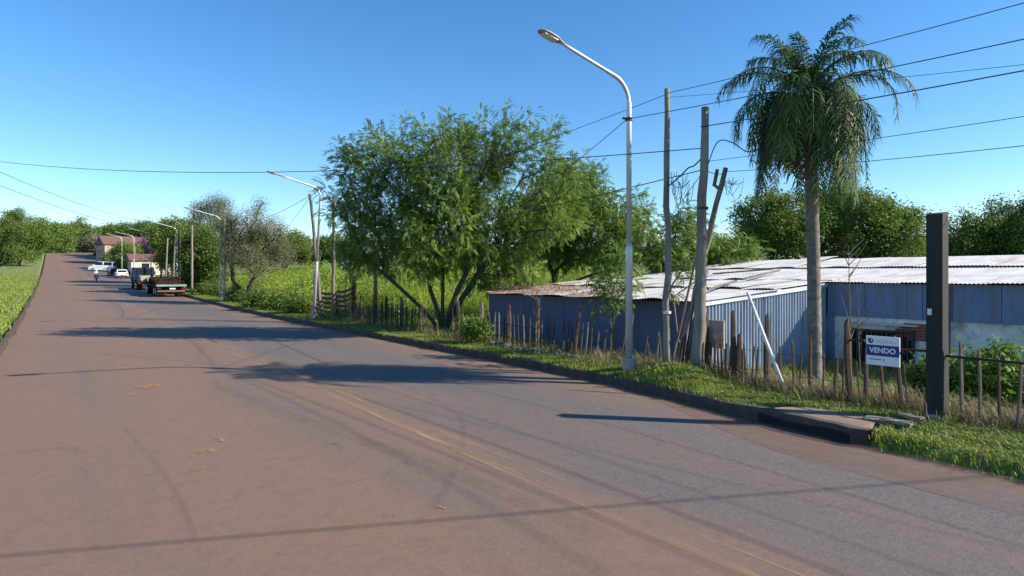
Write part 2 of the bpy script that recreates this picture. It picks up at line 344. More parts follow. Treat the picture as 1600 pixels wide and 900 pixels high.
# kerbs
def kerb(name, fx, sgn, y0, y1):
    k = MB(); rows = []; y = y0; rr = random.Random(2)
    while y < y1:
        x = fx(y) + rr.uniform(-0.012, 0.012); z = zroad(y); h = 0.2 + rr.uniform(-0.012, 0.008) + 0.05 * smooth(7.5, 5, y) * (sgn > 0) + 0.015 * math.sin(y * 1.3) * math.sin(y * 0.37)
        rows.append([(x, y, z - 0.2), (x, y, z + h - 0.03), (x + sgn * 0.03, y, z + h), (x + sgn * 0.16, y, z + h + 0.005), (x + sgn * 0.17, y, z - 0.2)])
        y += 0.25 if y < 45 else 2.5
    k.grid(rows); return tag(k.build(name, M['kerb'], sm=False), kind='structure')
kerb('kerb', kerb_x, 1, 4.3, 330)
kerb('kerb', lambda y: -1.28, -1, -8, 330)
# centre lines, worn
def strip(name, pts, wd, mat, lift):
    s = MB(); rows = []
    for i, (x, y) in enumerate(pts):
        a = pts[max(0, i - 1)]; c = pts[min(len(pts) - 1, i + 1)]; d = Vector((c[0] - a[0], c[1] - a[1])).normalized(); n = (d.y, -d.x)
        rows.append([(x + n[0] * k * wd / 2, y + n[1] * k * wd / 2, zr(x + n[0] * k * wd / 2, y + n[1] * k * wd / 2) + lift) for k in (-1, 1)])
    s.grid(rows); return tag(s.build(name, mat), kind='structure')
for off in (-0.15, 0.15):
    strip('road_marking', [(4.78 + off, y * 0.5) for y in range(-10, 300)], 0.13, M['mark'], 0.006)
def gp(px, py): 
    d = F * HC / (py - 430); p = at(px, py, d); return (p.x, p.y)
def curve_pts(pp, n=40):
    P = [Vector(gp(*p)) for p in pp]; out = []
    for i in range(len(P) - 1):
        a = P[max(0, i - 1)]; b_ = P[i]; c_ = P[i + 1]; d_ = P[min(len(P) - 1, i + 2)]
        for k in range(n // (len(P) - 1)):
            s = k / (n // (len(P) - 1))
            q = 0.5 * (2 * b_ + (c_ - a) * s + (2 * a - 5 * b_ + 4 * c_ - d_) * s * s + (3 * b_ - a - 3 * c_ + d_) * s ** 3); out.append((q.x, q.y))
    return out
strip('tyre_mark', curve_pts([(195, 672), (250, 735), (285, 790), (312, 870)]), 0.07, M['skid'], 0.009)
strip('tyre_mark', curve_pts([(640, 608), (700, 640), (725, 672), (700, 760), (650, 830)]), 0.1, M['skid'], 0.0095)
strip('tyre_mark', curve_pts([(330, 600), (480, 660), (700, 740), (960, 850)]), 0.3, M['skid'], 0.0085)
strip('tyre_mark', curve_pts([(255, 500), (300, 532), (315, 552), (290, 575)]), 0.16, M['skid'], 0.0092)
M['soil'] = worn('orange_soil_crumbs', (0.38, 0.19, 0.085), 0.42, 0.58, 5.0, amax=0.85, stretch=(1, 0.6, 1))
for i, (px, py, r_) in enumerate(((195, 570, 0.3), (232, 606, 0.35), (322, 709, 0.16), (313, 735, 0.1), (612, 716, 0.09), (340, 690, 0.12), (205, 618, 0.15), (690, 800, 0.07), (1035, 692, 0.06))):
    g_ = random.Random(600 + i); x, y = gp(px, py); pts = [(x, y)] + [(x + r_ * g_.uniform(0.5, 1.1) * math.cos(k * 0.571), y + 1.3 * r_ * g_.uniform(0.5, 1.1) * math.sin(k * 0.571)) for k in range(11)]
    tag(MB().add([(a, b_, zr(a, b_) + 0.007 + (0.006 if j == 0 else 0)) for j, (a, b_) in enumerate(pts)], [(0, k, k % 11 + 1) for k in range(1, 12)]).build('soil_patch', M['soil']), kind='structure')
# red silt fan washed against the kerb at the drain
s = MB(); s.grid([[(kerb_x(y) - 0.02 - (1.1 * smooth(9.5, 4, y) + 0.25) * i / 6, y, zr(kerb_x(y) - 0.02 - (1.1 * smooth(9.5, 4, y) + 0.25) * i / 6, y) + 0.012 + 0.025 * (1 - i / 6) * smooth(10, 5, y)) for i in range(7)] for y in [-3 + 0.25 * k for k in range(60)]])
tag(s.build('silt', M['silt'], sm=True), kind='structure')

# ---------------------------------------------------------------- plants
nprng = np.random.default_rng(11)
def pinnate(L, pairs, pl, pw, droop, n_seed):
    """compound leaf: pairs of narrow leaflets along a drooping rachis, +X outward"""
    g_ = np.random.default_rng(n_seed); V = []; Q = []
    def pt(s): return np.array([L * s * (1 - 0.12 * s * droop), 0, -droop * L * 0.55 * s * s])
    for i in range(pairs):
        s = 0.12 + 0.86 * i / (pairs - 1); p = pt(s); ll = pl * (0.6 + 0.4 * math.sin(math.pi * (0.15 + 0.8 * s))) * g_.uniform(0.85, 1.15)
        for sg in (-1, 1):
            d = np.array([0.45, sg * 0.85, -0.22 - 0.25 * g_.random()]); d /= np.linalg.norm(d)
            e = np.cross(d, [0, 0, 1]); e /= np.linalg.norm(e); b_ = len(V)
            V += [p, p + d * ll * 0.45 + e * pw / 2, p + d * ll, p + d * ll * 0.45 - e * pw / 2]; Q.append([b_, b_ + 1, b_ + 2, b_ + 3])
    return np.array(V), np.array(Q)
def twig(n, R_, ls, lw, seed):
    """small sprig of broad leaves"""
    g_ = np.random.default_rng(seed); V = []; Q = []
    for i in range(n):
        p = g_.normal(size=3) * R_ * 0.5; d = g_.normal(size=3); d[2] = d[2] * 0.5 - 0.25; d /= np.linalg.norm(d)
        e = np.cross(d, g_.normal(size=3)); e /= np.linalg.norm(e); l = ls * g_.uniform(0.7, 1.2); b_ = len(V)
        V += [p, p + d * l * 0.5 + e * lw / 2, p + d * l, p + d * l * 0.5 - e * lw / 2]; Q.append([b_, b_ + 1, b_ + 2, b_ + 3])
    return np.array(V), np.array(Q)
def tuft(n, h, wd, lean, seed, rad=0.06):
    """grass tuft: bent blades of two quads"""
    g_ = np.random.default_rng(seed); V = []; Q = []
    for i in range(n):
        a = g_.uniform(0, 6.283); o = np.array([math.cos(a), math.sin(a), 0]); p = o * rad * g_.random() + np.array([g_.normal() * rad, g_.normal() * rad, -0.02])
        hh = h * g_.uniform(0.5, 1.15); ln = lean * g_.uniform(0.3, 1.3) * hh; e = np.array([-o[1], o[0], 0]) * wd / 2; b_ = len(V)
        m1 = p + o * ln * 0.35 + np.array([0, 0, hh * 0.6]); tp = p + o * ln + np.array([0, 0, hh * (1 - 0.25 * lean)])
        V += [p - e, p + e, m1 + e * 0.8, m1 - e * 0.8, tp + e * 0.12, tp - e * 0.12]; Q += [[b_, b_ + 1, b_ + 2, b_ + 3], [b_ + 3, b_ + 2, b_ + 4, b_ + 5]]
    return np.array(V), np.array(Q)
def rot_from(dirs, roll):
    """rotation matrices taking +X to dirs, with random roll about it"""
    x = dirs / np.linalg.norm(dirs, axis=1, keepdims=True)
    up = np.tile([0, 0, 1.0], (len(x), 1)); y = np.cross(up, x); l = np.linalg.norm(y, axis=1, keepdims=True); y = np.where(l < 1e-3, [0, 1, 0], y / np.maximum(l, 1e-3))
    z = np.cross(x, y); c, s_ = np.cos(roll)[:, None], np.sin(roll)[:, None]
    y2 = y * c + z * s_; z2 = -y * s_ + z * c
    return np.stack([x, y2, z2], axis=2)
def scatter(templates, pos, rot, scl, pick=None):
    Vs, Qs = [], []; base = 0; k = len(templates); n = len(pos)
    pick = nprng.integers(0, k, n) if pick is None else pick
    for i, (V, Q) in enumerate(templates):
        idx = np.nonzero(pick == i)[0]
        if not len(idx): continue
        W = np.einsum('nij,vj->nvi', rot[idx], V) * scl[idx][:, None, None] + pos[idx][:, None, :]
        q = Q[None] + (np.arange(len(idx)) * len(V))[:, None, None] + base
        Vs.append(W.reshape(-1, 3)); Qs.append(q.reshape(-1, Q.shape[1])); base += len(idx) * len(V)
    return np.concatenate(Vs), np.concatenate(Qs)
def segs_mesh(A, B, ra, rb, n=5):
    A, B = np.array(A), np.array(B); d = B - A; d /= np.maximum(np.linalg.norm(d, axis=1, keepdims=True), 1e-6)
    h = np.where(np.abs(d[:, 2:3]) < 0.9, [[0, 0, 1.0]], [[1.0, 0, 0]]); e = np.cross(d, h); e /= np.linalg.norm(e, axis=1, keepdims=True); f = np.cross(d, e)
    ang = np.arange(n) * 2 * np.pi / n; ring = e[:, None] * np.cos(ang)[None, :, None] + f[:, None] * np.sin(ang)[None, :, None]
    V = np.concatenate([A[:, None] + ring * np.array(ra)[:, None, None], B[:, None] + ring * np.array(rb)[:, None, None]], axis=1)
    k = np.arange(n); k2 = (k + 1) % n; q = np.stack([k, k2, k2 + n, k + n], axis=1)
    Q = q[None] + (np.arange(len(A)) * 2 * n)[:, None, None]
    return V.reshape(-1, 3), Q.reshape(-1, 4)
TEMPL = {
 'feather': [pinnate(0.32, 12, 0.085, 0.025, dr, 40 + i) for i, dr in enumerate((0.2, 0.6, 1.0))],
 'feather_far': [pinnate(0.5, 7, 0.16, 0.045, dr, 50 + i) for i, dr in enumerate((0.5, 0.9, 1.3))],
 'broad': [twig(14, 0.4, 0.15, 0.075, 60 + i) for i in range(4)],
 'broad_far': [twig(13, 0.62, 0.25, 0.13, 70 + i) for i in range(4)],
 'sparse': [twig(13, 0.5, 0.11, 0.045, 80 + i) for i in range(4)],
 'blade': [twig(5, 0.4, 0.75, 0.12, 90 + i) for i in range(3)],
}
def tree(name, label, base, stems, blobs, leaf, leafm, barkm, nclus, per, trunk_r, seed, group=None, cr=0.45, lscale=1.0, cat='tree', pods=0, fork=0.18, stemname='trunk', shell=0.55):
    """blobs: (centre Vector, radius xyz) in world space; a branch skeleton reaches every leaf cluster"""
    g_ = np.random.default_rng(seed); base = Vector(base)
    root = thing(name, base, label, cat, group)
    vol = np.array([r_[0] * r_[1] * r_[2] for _, r_ in blobs]) ** 0.8; cnt = np.maximum(1, (nclus * vol / vol.sum()).astype(int))
    C = []
    for (c, r_), k in zip(blobs, cnt):
        d = g_.normal(size=(k, 3)); d /= np.linalg.norm(d, axis=1, keepdims=True); rad = shell + (1 - shell) * g_.random((k, 1)); rad = np.where(g_.random((k, 1)) < 0.35, g_.random((k, 1)) ** 0.5 * 0.8, rad)
        C.append(np.array(c) + d * rad * np.array(r_) * (1 + 0.15 * g_.normal(size=(k, 1))))
    C = np.concatenate(C); C = C[C[:, 2] > base.z + 0.15]
    ctr = C.mean(axis=0); top = C[:, 2].max()
    P = []; par = []
    fh = (ctr[2] - base.z) * fork / 0.5
    for dx, dy in stems:
        prev = -1; n = 5
        for i in range(n + 1):
            s = i / n; p = np.array(base) + np.array([dx * fh * s ** 1.3 + 0.04 * g_.normal() * s, dy * fh * s ** 1.3 + 0.04 * g_.normal() * s, fh * s - (0.15 if i == 0 else 0)])
            P.append(p); par.append(prev); prev = len(P) - 1
    order = np.argsort(np.linalg.norm(C - np.array(P[-1]), axis=1))
    plen = [np.linalg.norm(p - np.array(base)) for p in P]
    for ci in order:
        c = C[ci]; A = np.array(P); dv = c - A; dist = np.linalg.norm(dv, axis=1)
        cost = dist + 0.45 * np.array(plen) + np.where(dv[:, 2] < -0.2 * dist, dist * 0.8, 0)
        for i in range(len(stems)): cost[i * 6:i * 6 + 4] += 50
        j = int(np.argmin(cost)); L = dist[j]; n = max(1, min(5, int(L / 0.6))); a = A[j]; prev = j
        side = g_.normal(size=3) * 0.1 * L; side[2] = abs(side[2]) + 0.06 * L
        for i in range(1, n + 1):
            s = i / n; p = a + (c - a) * s + side * math.sin(math.pi * s) * 0.7
            P.append(p); par.append(prev); plen.append(plen[prev] + L / n); prev = len(P) - 1
    P = np.array(P); par = np.array(par); r2 = np.zeros(len(P)); kids = np.zeros(len(P), int)
    for i in range(len(P) - 1, -1, -1):
        if kids[i] == 0: r2[i] = 1.0
        if par[i] >= 0: r2[par[i]] += r2[i]; kids[par[i]] += 1
    rad = r2 ** 0.46; rad = rad / max(rad.max(), 1e-6) * trunk_r; rad = np.maximum(rad, 0.007)
    idx = np.nonzero(par >= 0)[0]; ra = rad[par[idx]]; rb = rad[idx]; ra = np.minimum(ra, rb * 1.35)
    isr = par[par[idx]] < 0; ra = np.where(isr, rb * 1.3, ra)
    V, Q = segs_mesh(P[par[idx]], P[idx], ra, rb); tr = npmesh(stemname, V, Q, barkm, root)
    n = len(C) * per; ci = np.repeat(np.arange(len(C)), per); off = g_.normal(size=(n, 3)); off /= np.linalg.norm(off, axis=1, keepdims=True); off *= (g_.random((n, 1)) ** 0.6) * cr
    pos = C[ci] + off; dirs = off / cr * 1.0 + (C[ci] - ctr) * 0.12 + g_.normal(size=(n, 3)) * 0.45; dirs[:, 2] -= 0.1
    rot = rot_from(dirs, g_.normal(size=n) * 0.5); V, Q = scatter(TEMPL[leaf], pos, rot, lscale * g_.uniform(0.7, 1.25, n))
    npmesh('crown', V, Q, leafm, root)
    if pods:
        hi = np.nonzero(C[:, 2] > ctr[2] + 0.25 * (top - ctr[2]))[0]; pk = g_.choice(hi, pods); k = 7; pi = np.repeat(pk, k)
        pos = C[pi] + g_.normal(size=(len(pi), 3)) * 0.14 + np.array([0, 0, 0.1]); dirs = g_.normal(size=(len(pi), 3)) * 0.35; dirs[:, 2] -= 1
        V, Q = scatter([(np.array([[0, 0, 0], [0.09, 0.012, 0], [0.18, 0, 0], [0.09, -0.012, 0]]), np.array([[0, 1, 2, 3]]))], pos, rot_from(dirs, g_.uniform(0, 6, len(pi))), g_.uniform(0.7, 1.3, len(pi)))
        tag(npmesh('seed_pods', V, Q, M['pod'], root), kind='stuff')
    return root
def blobs_px(lst, d, dj=1.0, seed=1, flat=1.0, deep=1.0):
    g_ = random.Random(seed); out = []
    for px, py, r_ in lst:
        dd = d + g_.uniform(-dj, dj); m = r_ * dd / F; out.append((at(px, py, dd), (m * deep, m * deep, m * flat)))
    return out
def tbase(px, d):
    p = at(px, 430, d); return (p.x, p.y, zt(p.x, p.y) - 0.05)

# the big multi-stemmed tree on the verge
pb, d1 = onl(692, 12.75); d1 = d1
tree('acacia_tree', 'large feathery multi-stemmed tree growing through the picket fence beside the shed', (pb.x, pb.y, zt(pb.x, pb.y) - 0.05),
     [(-0.75, 0.62), (-0.15, 0.3), (0.05, 0.1), (0.5, -0.3), (0.42, -0.75), (0.2, -0.35)],
     blobs_px([(612, 255, 50), (552, 262, 34), (560, 310, 42), (575, 365, 42), (640, 330, 62), (690, 265, 58), (700, 340, 62), (745, 255, 52), (792, 222, 40), (838, 232, 36), (855, 290, 45), (760, 330, 62), (820, 350, 48), (730, 405, 28), (790, 410, 34), (640, 385, 26), (785, 450, 22), (745, 430, 22), (690, 405, 26), (560, 392, 32), (598, 415, 24), (648, 418, 26), (530, 330, 22), (820, 420, 26), (860, 345, 34), (885, 280, 26), (895, 325, 30), (830, 185, 12), (655, 205, 14), (705, 192, 14), (720, 215, 30), (622, 212, 22), (610, 370, 32), (670, 362, 40), (740, 370, 46), (795, 188, 14), (865, 190, 14), (590, 215, 16), (535, 248, 18), (680, 215, 25)], d1, 1.6, 3),
     'feather', M['leaf_big'], M['bark'], 760, 26, 0.115, 21, cr=0.46, pods=120, lscale=0.95, fork=0.3, shell=0.7)
# lighter feathery trees behind the shed
tree('feathery_tree', 'light green feathery tree with dark forked trunk rising behind the left end of the shed', tbase(850, 31), [(-0.2, 0.2), (0.3, -0.1), (0.05, 0.3)],
     blobs_px([(880, 300, 50), (935, 320, 50), (900, 370, 45), (980, 340, 38), (960, 385, 42), (850, 370, 35), (905, 275, 28), (1000, 315, 18), (830, 330, 34), (930, 275, 18), (870, 400, 30), (820, 385, 26)], 31, 1.8, 4),
     'feather', M['leaf_light'], M['bark'], 400, 18, 0.13, 22, cr=0.55, lscale=1.15)
tree('feathery_tree', 'low light green feathery tree behind the shed between the two tall wooden poles', tbase(1075, 29), [(0.2, 0.1), (-0.2, 0.2)],
     blobs_px([(1020, 385, 36), (1075, 365, 40), (1120, 395, 32), (1160, 390, 26), (1050, 405, 36), (1085, 338, 18), (1010, 350, 18)], 29, 1.2, 5),
     'feather', M['leaf_light'], M['bark'], 170, 14, 0.1, 23, cr=0.55, lscale=1.2)
p, dd = onl(965, 13.1)
tree('feathery_sapling', 'drooping feathery sapling in front of the blue shed wall beside the nearest street lamp', (p.x, p.y, zt(p.x, p.y)), [(0.05, 0.05), (-0.1, 0.2)],
     blobs_px([(962, 400, 24), (945, 430, 24), (968, 455, 28), (945, 480, 18), (985, 425, 18), (1000, 445, 12)], dd, 0.4, 6),
     'feather', M['leaf_light'], M['bark_grey'], 46, 14, 0.035, 24, cr=0.3, lscale=0.72)
p, dd = onl(1072, 13.4)
tree('feathery_sapling', 'thin feathery sapling between the two tall wooden poles before the shed', (p.x, p.y, zt(p.x, p.y)), [(-0.1, 0.1)],
     blobs_px([(1066, 420, 18), (1075, 395, 16), (1055, 455, 13), (1090, 430, 12), (1080, 360, 12)], dd, 0.3, 7),
     'feather', M['leaf_light'], M['bark_grey'], 22, 9, 0.025, 25, cr=0.28, lscale=0.7)
# broad-leaved tree behind the right part of the shed
tree('broadleaf_tree', 'broad dark tree filling the space behind the palm and the shed roof', tbase(1270, 40), [(-0.3, 0.2), (0.3, -0.1), (0, 0.3)],
     blobs_px([(1195, 345, 42), (1175, 375, 32), (1240, 350, 48), (1300, 335, 46), (1350, 345, 42), (1400, 365, 40), (1300, 385, 44), (1370, 390, 36), (1230, 390, 36), (1425, 395, 26), (1310, 302, 18), (1165, 335, 16), (1215, 318, 18), (1270, 310, 16), (1365, 312, 16), (1420, 345, 16), (1390, 330, 14)], 40, 2, 8),
     'broad', M['leaf_dark'], M['bark'], 520, 11, 0.22, 26, cr=0.55, lscale=1.15, shell=0.75)
tree('broadleaf_tree', 'rounded green tree beyond the wing roof at the far right edge', tbase(1545, 44), [(-0.2, 0.2), (0.2, -0.1)],
     blobs_px([(1500, 380, 40), (1560, 360, 45), (1610, 375, 45), (1540, 400, 40), (1640, 340, 40)], 44, 2, 9),
     'broad', M['leaf_mid'], M['bark'], 330, 11, 0.2, 27, cr=0.6, lscale=1.2, shell=0.75)
# left: thin olive trees, verge thicket
tree('olive_tree', 'sparse olive-grey tree with dark leaning trunk behind the verge hedge', tbase(384, 50), [(-0.45, 0.35), (0.1, 0.1), (0.25, -0.2)],
     blobs_px([(372, 390, 30), (400, 350, 26), (430, 365, 24), (395, 410, 26), (440, 400, 22), (360, 350, 22), (405, 325, 14)], 50, 1.5, 10),
     'sparse', M['leaf_olive'], M['bark'], 210, 13, 0.16, 28, cr=0.55, lscale=1.05)
tree('olive_tree', 'tall half-bare grey tree above the roadside thicket near the third lamp', tbase(325, 78), [(-0.2, 0.2), (0.2, -0.2)],
     blobs_px([(315, 330, 18), (340, 325, 20), (350, 350, 22), (318, 355, 18), (330, 385, 20), (360, 370, 16)], 78, 2, 11),
     'sparse', M['leaf_olive'], M['bark_grey'], 190, 12, 0.2, 29, cr=0.7, lscale=1.5)
tree('thicket_tree', 'dense green tree at the kerb behind the flatbed trailer', tbase(312, 66), [(-0.3, 0.2), (0.2, 0.1), (0.1, -0.3)],
     blobs_px([(305, 400, 28), (325, 425, 24), (300, 435, 18), (335, 395, 22), (345, 435, 18), (290, 375, 18), (318, 375, 20)], 66, 1.5, 12),
     'broad', M['leaf_mid'], M['bark'], 210, 13, 0.16, 30, cr=0.8, lscale=1.4)
tree('thicket_tree', 'bushy green tree over the truck cab at the roadside', tbase(268, 88), [(-0.3, 0.2), (0.2, 0.1)],
     blobs_px([(255, 375, 20), (272, 362, 22), (285, 390, 22), (262, 400, 18), (245, 360, 12), (296, 365, 16)], 88, 2, 13),
     'broad_far', M['leaf_mid'], M['bark'], 150, 12, 0.2, 31, cr=1.0, lscale=1.2)
BG = [ # px, d, py_top, py_bottom, half width px, leaf material, seed, label
 (445, 95, 368, 412, 34, 'leaf_dark', 41, 'dark bushy tree behind the leaning pole on the left skyline'),
 (500, 100, 372, 415, 36, 'leaf_mid', 42, 'mid green tree behind the leaning second lamp'),
 (560, 92, 372, 412, 40, 'leaf_dark', 43, 'dark tree showing left of the big tree above the tall grass'),
 (630, 100, 380, 415, 42, 'leaf_mid', 44, 'distant green tree seen through the big tree left side'),
 (705, 96, 385, 418, 42, 'leaf_dark', 45, 'distant dark tree seen between the big tree stems'),
 (790, 105, 378, 418, 46, 'leaf_mid', 46, 'distant green tree behind the white far house'),
 (870, 80, 385, 425, 44, 'leaf_light', 47, 'pale green tree low behind the forked feathery tree'),
 (960, 75, 385, 425, 46, 'leaf_mid', 48, 'green tree low behind the nearest street lamp'),
 (1050, 78, 380, 425, 46, 'leaf_dark', 49, 'dark tree low behind the shed and poles'),
 (1140, 70, 370, 425, 40, 'leaf_mid', 50, 'green tree low behind the shed roof ridge'),
 (1460, 75, 365, 425, 50, 'leaf_dark', 51, 'dark tree behind the tarred post at the right'),
 (1560, 70, 350, 425, 50, 'leaf_mid', 52, 'green tree at the far right edge behind the wing'),
 (200, 175, 350, 392, 26, 'leaf_dark', 53, 'dark round tree on the rise beyond the red roofed house'),
 (240, 165, 344, 388, 22, 'leaf_mid', 54, 'green tree above the pink blossoming tree on the rise'),
 (160, 215, 355, 392, 20, 'leaf_mid', 55, 'green tree at the top of the road'),
 (148, 200, 372, 402, 14, 'leaf_olive', 56, 'brownish tree at the crest of the road'),
 (190, 130, 384, 420, 24, 'leaf_mid', 57, 'low green street tree behind the parked white car'),
 (232, 140, 374, 408, 14, 'leaf_pink', 58, 'pink blossoming tree beside the red roofed house'),
 (115, 225, 350, 396, 24, 'leaf_dark', 59, 'dark tree on the left side at the crest of the road'),
 (75, 190, 345, 400, 28, 'leaf_mid', 60, 'green tree far up the left verge'),
 (30, 130, 335, 410, 36, 'leaf_dark', 61, 'dark tree halfway up the left verge'),
 (-10, 85, 325, 415, 44, 'leaf_mid', 62, 'green tree at the left edge of the picture'),
 (300, 130, 352, 395, 26, 'leaf_dark', 63, 'dark tree behind the half-bare grey tree'),
 (380, 115, 365, 405, 30, 'leaf_mid', 64, 'green tree behind the sparse olive tree'),
]
for px, d, yt, yb, hw, lm, sd, lab in BG:
    g_ = random.Random(sd); h = (yb - yt) / 2; L = []
    for k in range(15):
        a = g_.uniform(-1, 1); L.append((px + a * hw * 0.95, yt + h * 0.95 + g_.uniform(-0.85, 0.8) * h * (1 - 0.35 * abs(a)), g_.uniform(0.18, 0.58) * min(h, hw) * 1.05))
    bs = tbase(px, d)
    tree('background_tree', lab, bs, [(-0.2, 0.2), (0.2, -0.1)], blobs_px(L, d, d * 0.03, sd, flat=0.9), 'broad_far', M[lm], M['bark'], int(90 + hw * 3.2), 11, 0.25, sd, 'trees on the skyline', cr=0.0085 * d, lscale=d / 95.0, shell=0.75)
# roadside shrubs
SH = [(402, 43, 478, 20, 'leaf_mid', 'leafy shrub on the verge under the sparse olive tree', 'broad'), (440, 41, 480, 20, 'leaf_light', 'light green shrub at the kerb left of the wooden gate', 'broad'),
      (470, 37.5, 476, 20, 'leaf_dark', 'dark shrub pressed against the wooden gate', 'broad'), (370, 50, 468, 16, 'leaf_mid', 'shrub beside the plain pale pole at the third lamp', 'broad'),
      (328, 60, 455, 16, 'leaf_dark', 'dark shrub at the kerb just behind the flatbed trailer', 'broad'),
      (565, 46, 405, 17, 'leaf_silver', 'clump of pale silvery long-leaved plants in the tall grass', 'blade'), (600, 48, 407, 15, 'leaf_silver', 'smaller clump of pale silvery plants behind the big tree', 'blade'),
      (742, 21.2, 512, 10, 'leaf_light', 'small green weed shrub inside the picket fence right of the big tree', 'broad'),
      (1465, 13.5, 590, 22, 'leaf_mid', 'weedy green shrub behind the tarred post', 'broad'), (1560, 12.5, 590, 40, 'leaf_light', 'bright weedy shrub inside the fence at the right edge', 'broad')]
for i, (px, d, py, r_, lm, lab, lf) in enumerate(SH):
    bs = Vector(tbase(px, d)); rr = r_ * d / F; c = Vector((bs.x, bs.y, max(hpx(py, d), bs.z + rr * 0.5)))
    tree('shrub', lab, bs, [(0.2, 0.1), (-0.2, -0.1), (0, 0.2)], [(c, (rr, rr, rr * 0.9)), (c + Vector((rr * 0.5, -rr * 0.6, -rr * 0.3)), (rr * 0.7, rr * 0.7, rr * 0.6)), (c + Vector((-rr * 0.4, rr * 0.7, -rr * 0.2)), (rr * 0.7, rr * 0.7, rr * 0.7))],
         lf, M[lm], M['bark'], 36, 11, 0.03, 100 + i, cr=rr * 0.42, lscale=min(1.3, 0.55 + rr * 0.55), cat='shrub', stemname='stem')

# ---------------------------------------------------------------- palm
PB, PD = onl(1273, 13.9); PB.z = zt(13.9, PB.y) - 0.1
ptop = at(1261, 152, PD - 0.05)
palm = thing('palm_tree', PB, 'tall palm with grey ringed trunk and shaggy hanging skirt of fronds', 'palm tree')
tb = MB(); pts = []; rad = []
for i in range(60):
    s = i / 59; pts.append(PB.lerp(ptop, s) + Vector((0.05 * math.sin(3 * s), -0.03 * math.sin(2.5 * s), 0))); rad.append((0.152 - 0.03 * s + 0.05 * math.exp(-s * 18)) * (1 + (0.035 if i % 2 else -0.02)) * (1.0 if s < 0.93 else 1 - (s - 0.93) * 4))
tb.tube(pts, rad, 14); tb.build('trunk', M['palm_trunk'], palm, sm=True)
def frond(start, az, el, L, droop, nl, ll, mat, seed, twist=0.0):
    g_ = np.random.default_rng(seed); h = np.array([math.cos(az), math.sin(az), 0]); P_ = [np.array(start)]; a = el; n = 16
    for i in range(n):
        a -= droop / n * (0.4 + 1.2 * i / n); a = max(a, -1.5); P_.append(P_[-1] + (h * math.cos(a) + np.array([0, 0, math.sin(a)])) * L / n)
    P_ = np.array(P_); mb = MB(); mb.tube([Vector(q) for q in P_], [0.022 * (1 - 0.85 * i / n) + 0.003 for i in range(n + 1)], 4)
    V = [np.array(q) for q in mb.v]; Q = [f for f in mb.f if len(f) == 4]
    side = np.array([-h[1], h[0], 0])
    for i in range(nl):
        s = 0.1 + 0.9 * (i + g_.random() * 0.6) / nl; k = min(n - 1, int(s * n)); fr = s * n - k; p = P_[k] * (1 - fr) + P_[k + 1] * fr; tdir = P_[k + 1] - P_[k]; tdir /= np.linalg.norm(tdir)
        l = ll * (0.55 + 0.6 * math.sin(math.pi * (0.12 + 0.8 * s))) * g_.uniform(0.8, 1.15)
        for sg in (-1, 1):
            d = side * sg * g_.uniform(0.4, 0.95) + tdir * 0.55 + g_.normal(size=3) * 0.16; d /= np.linalg.norm(d)
            up = np.cross(tdir, side); e = np.cross(d, up); e = e / np.linalg.norm(e) * 0.0145
            m1 = p + d * l * 0.45 + np.array([0, 0, -0.10 * l]); tp = p + d * l * 0.72 + np.array([0, 0, -0.55 * l * g_.uniform(0.7, 1.2)])
            b_ = len(V); V += [p - e * 0.5, p + e * 0.5, m1 + e, m1 - e, tp + e * 0.15, tp - e * 0.15]; Q += [(b_, b_ + 1, b_ + 2, b_ + 3), (b_ + 3, b_ + 2, b_ + 4, b_ + 5)]
    return npmesh('frond', np.array(V), np.array(Q), mat, palm)
g_ = random.Random(8); crown = Vector(ptop)
k = 0
for i in range(7):       # near-vertical new fronds
    az = i * 2.399 + 1; frond(crown + Vector((0.05 * math.cos(az), 0.05 * math.sin(az), 0.1)), az, g_.uniform(1.2, 1.48), g_.uniform(1.5, 2.0), g_.uniform(1.2, 2.1), 60, 0.4, M['palm_leaf'], 190 + i)
for i in range(9):       # arching fronds
    az = i * 2.399; frond(crown + Vector((0.06 * math.cos(az), 0.06 * math.sin(az), 0.1)), az, g_.uniform(0.75, 1.15), g_.uniform(1.9, 2.5), g_.uniform(1.7, 2.5), 54, 0.42, M['palm_leaf'], 200 + i)
for i in range(12):      # spreading fronds
    az = i * 2.399 + 0.7; frond(crown + Vector((0.09 * math.cos(az), 0.09 * math.sin(az), -0.02)), az, g_.uniform(0.3, 0.7), g_.uniform(1.9, 2.6), g_.uniform(1.9, 3.0), 56, 0.44, M['palm_leaf'], 230 + i)
for i in range(58):      # hanging skirt
    az = i * 2.399 + 0.3; frond(crown + Vector((0.12 * math.cos(az), 0.12 * math.sin(az), -0.02 - 0.12 * (i % 6))), az, g_.uniform(-0.2, 0.8), g_.uniform(1.5, 2.55), g_.uniform(2.8, 4.8), 44, g_.uniform(0.3, 0.42), M['palm_dry'] if i % 9 == 4 else M['palm_leaf'], 260 + i)

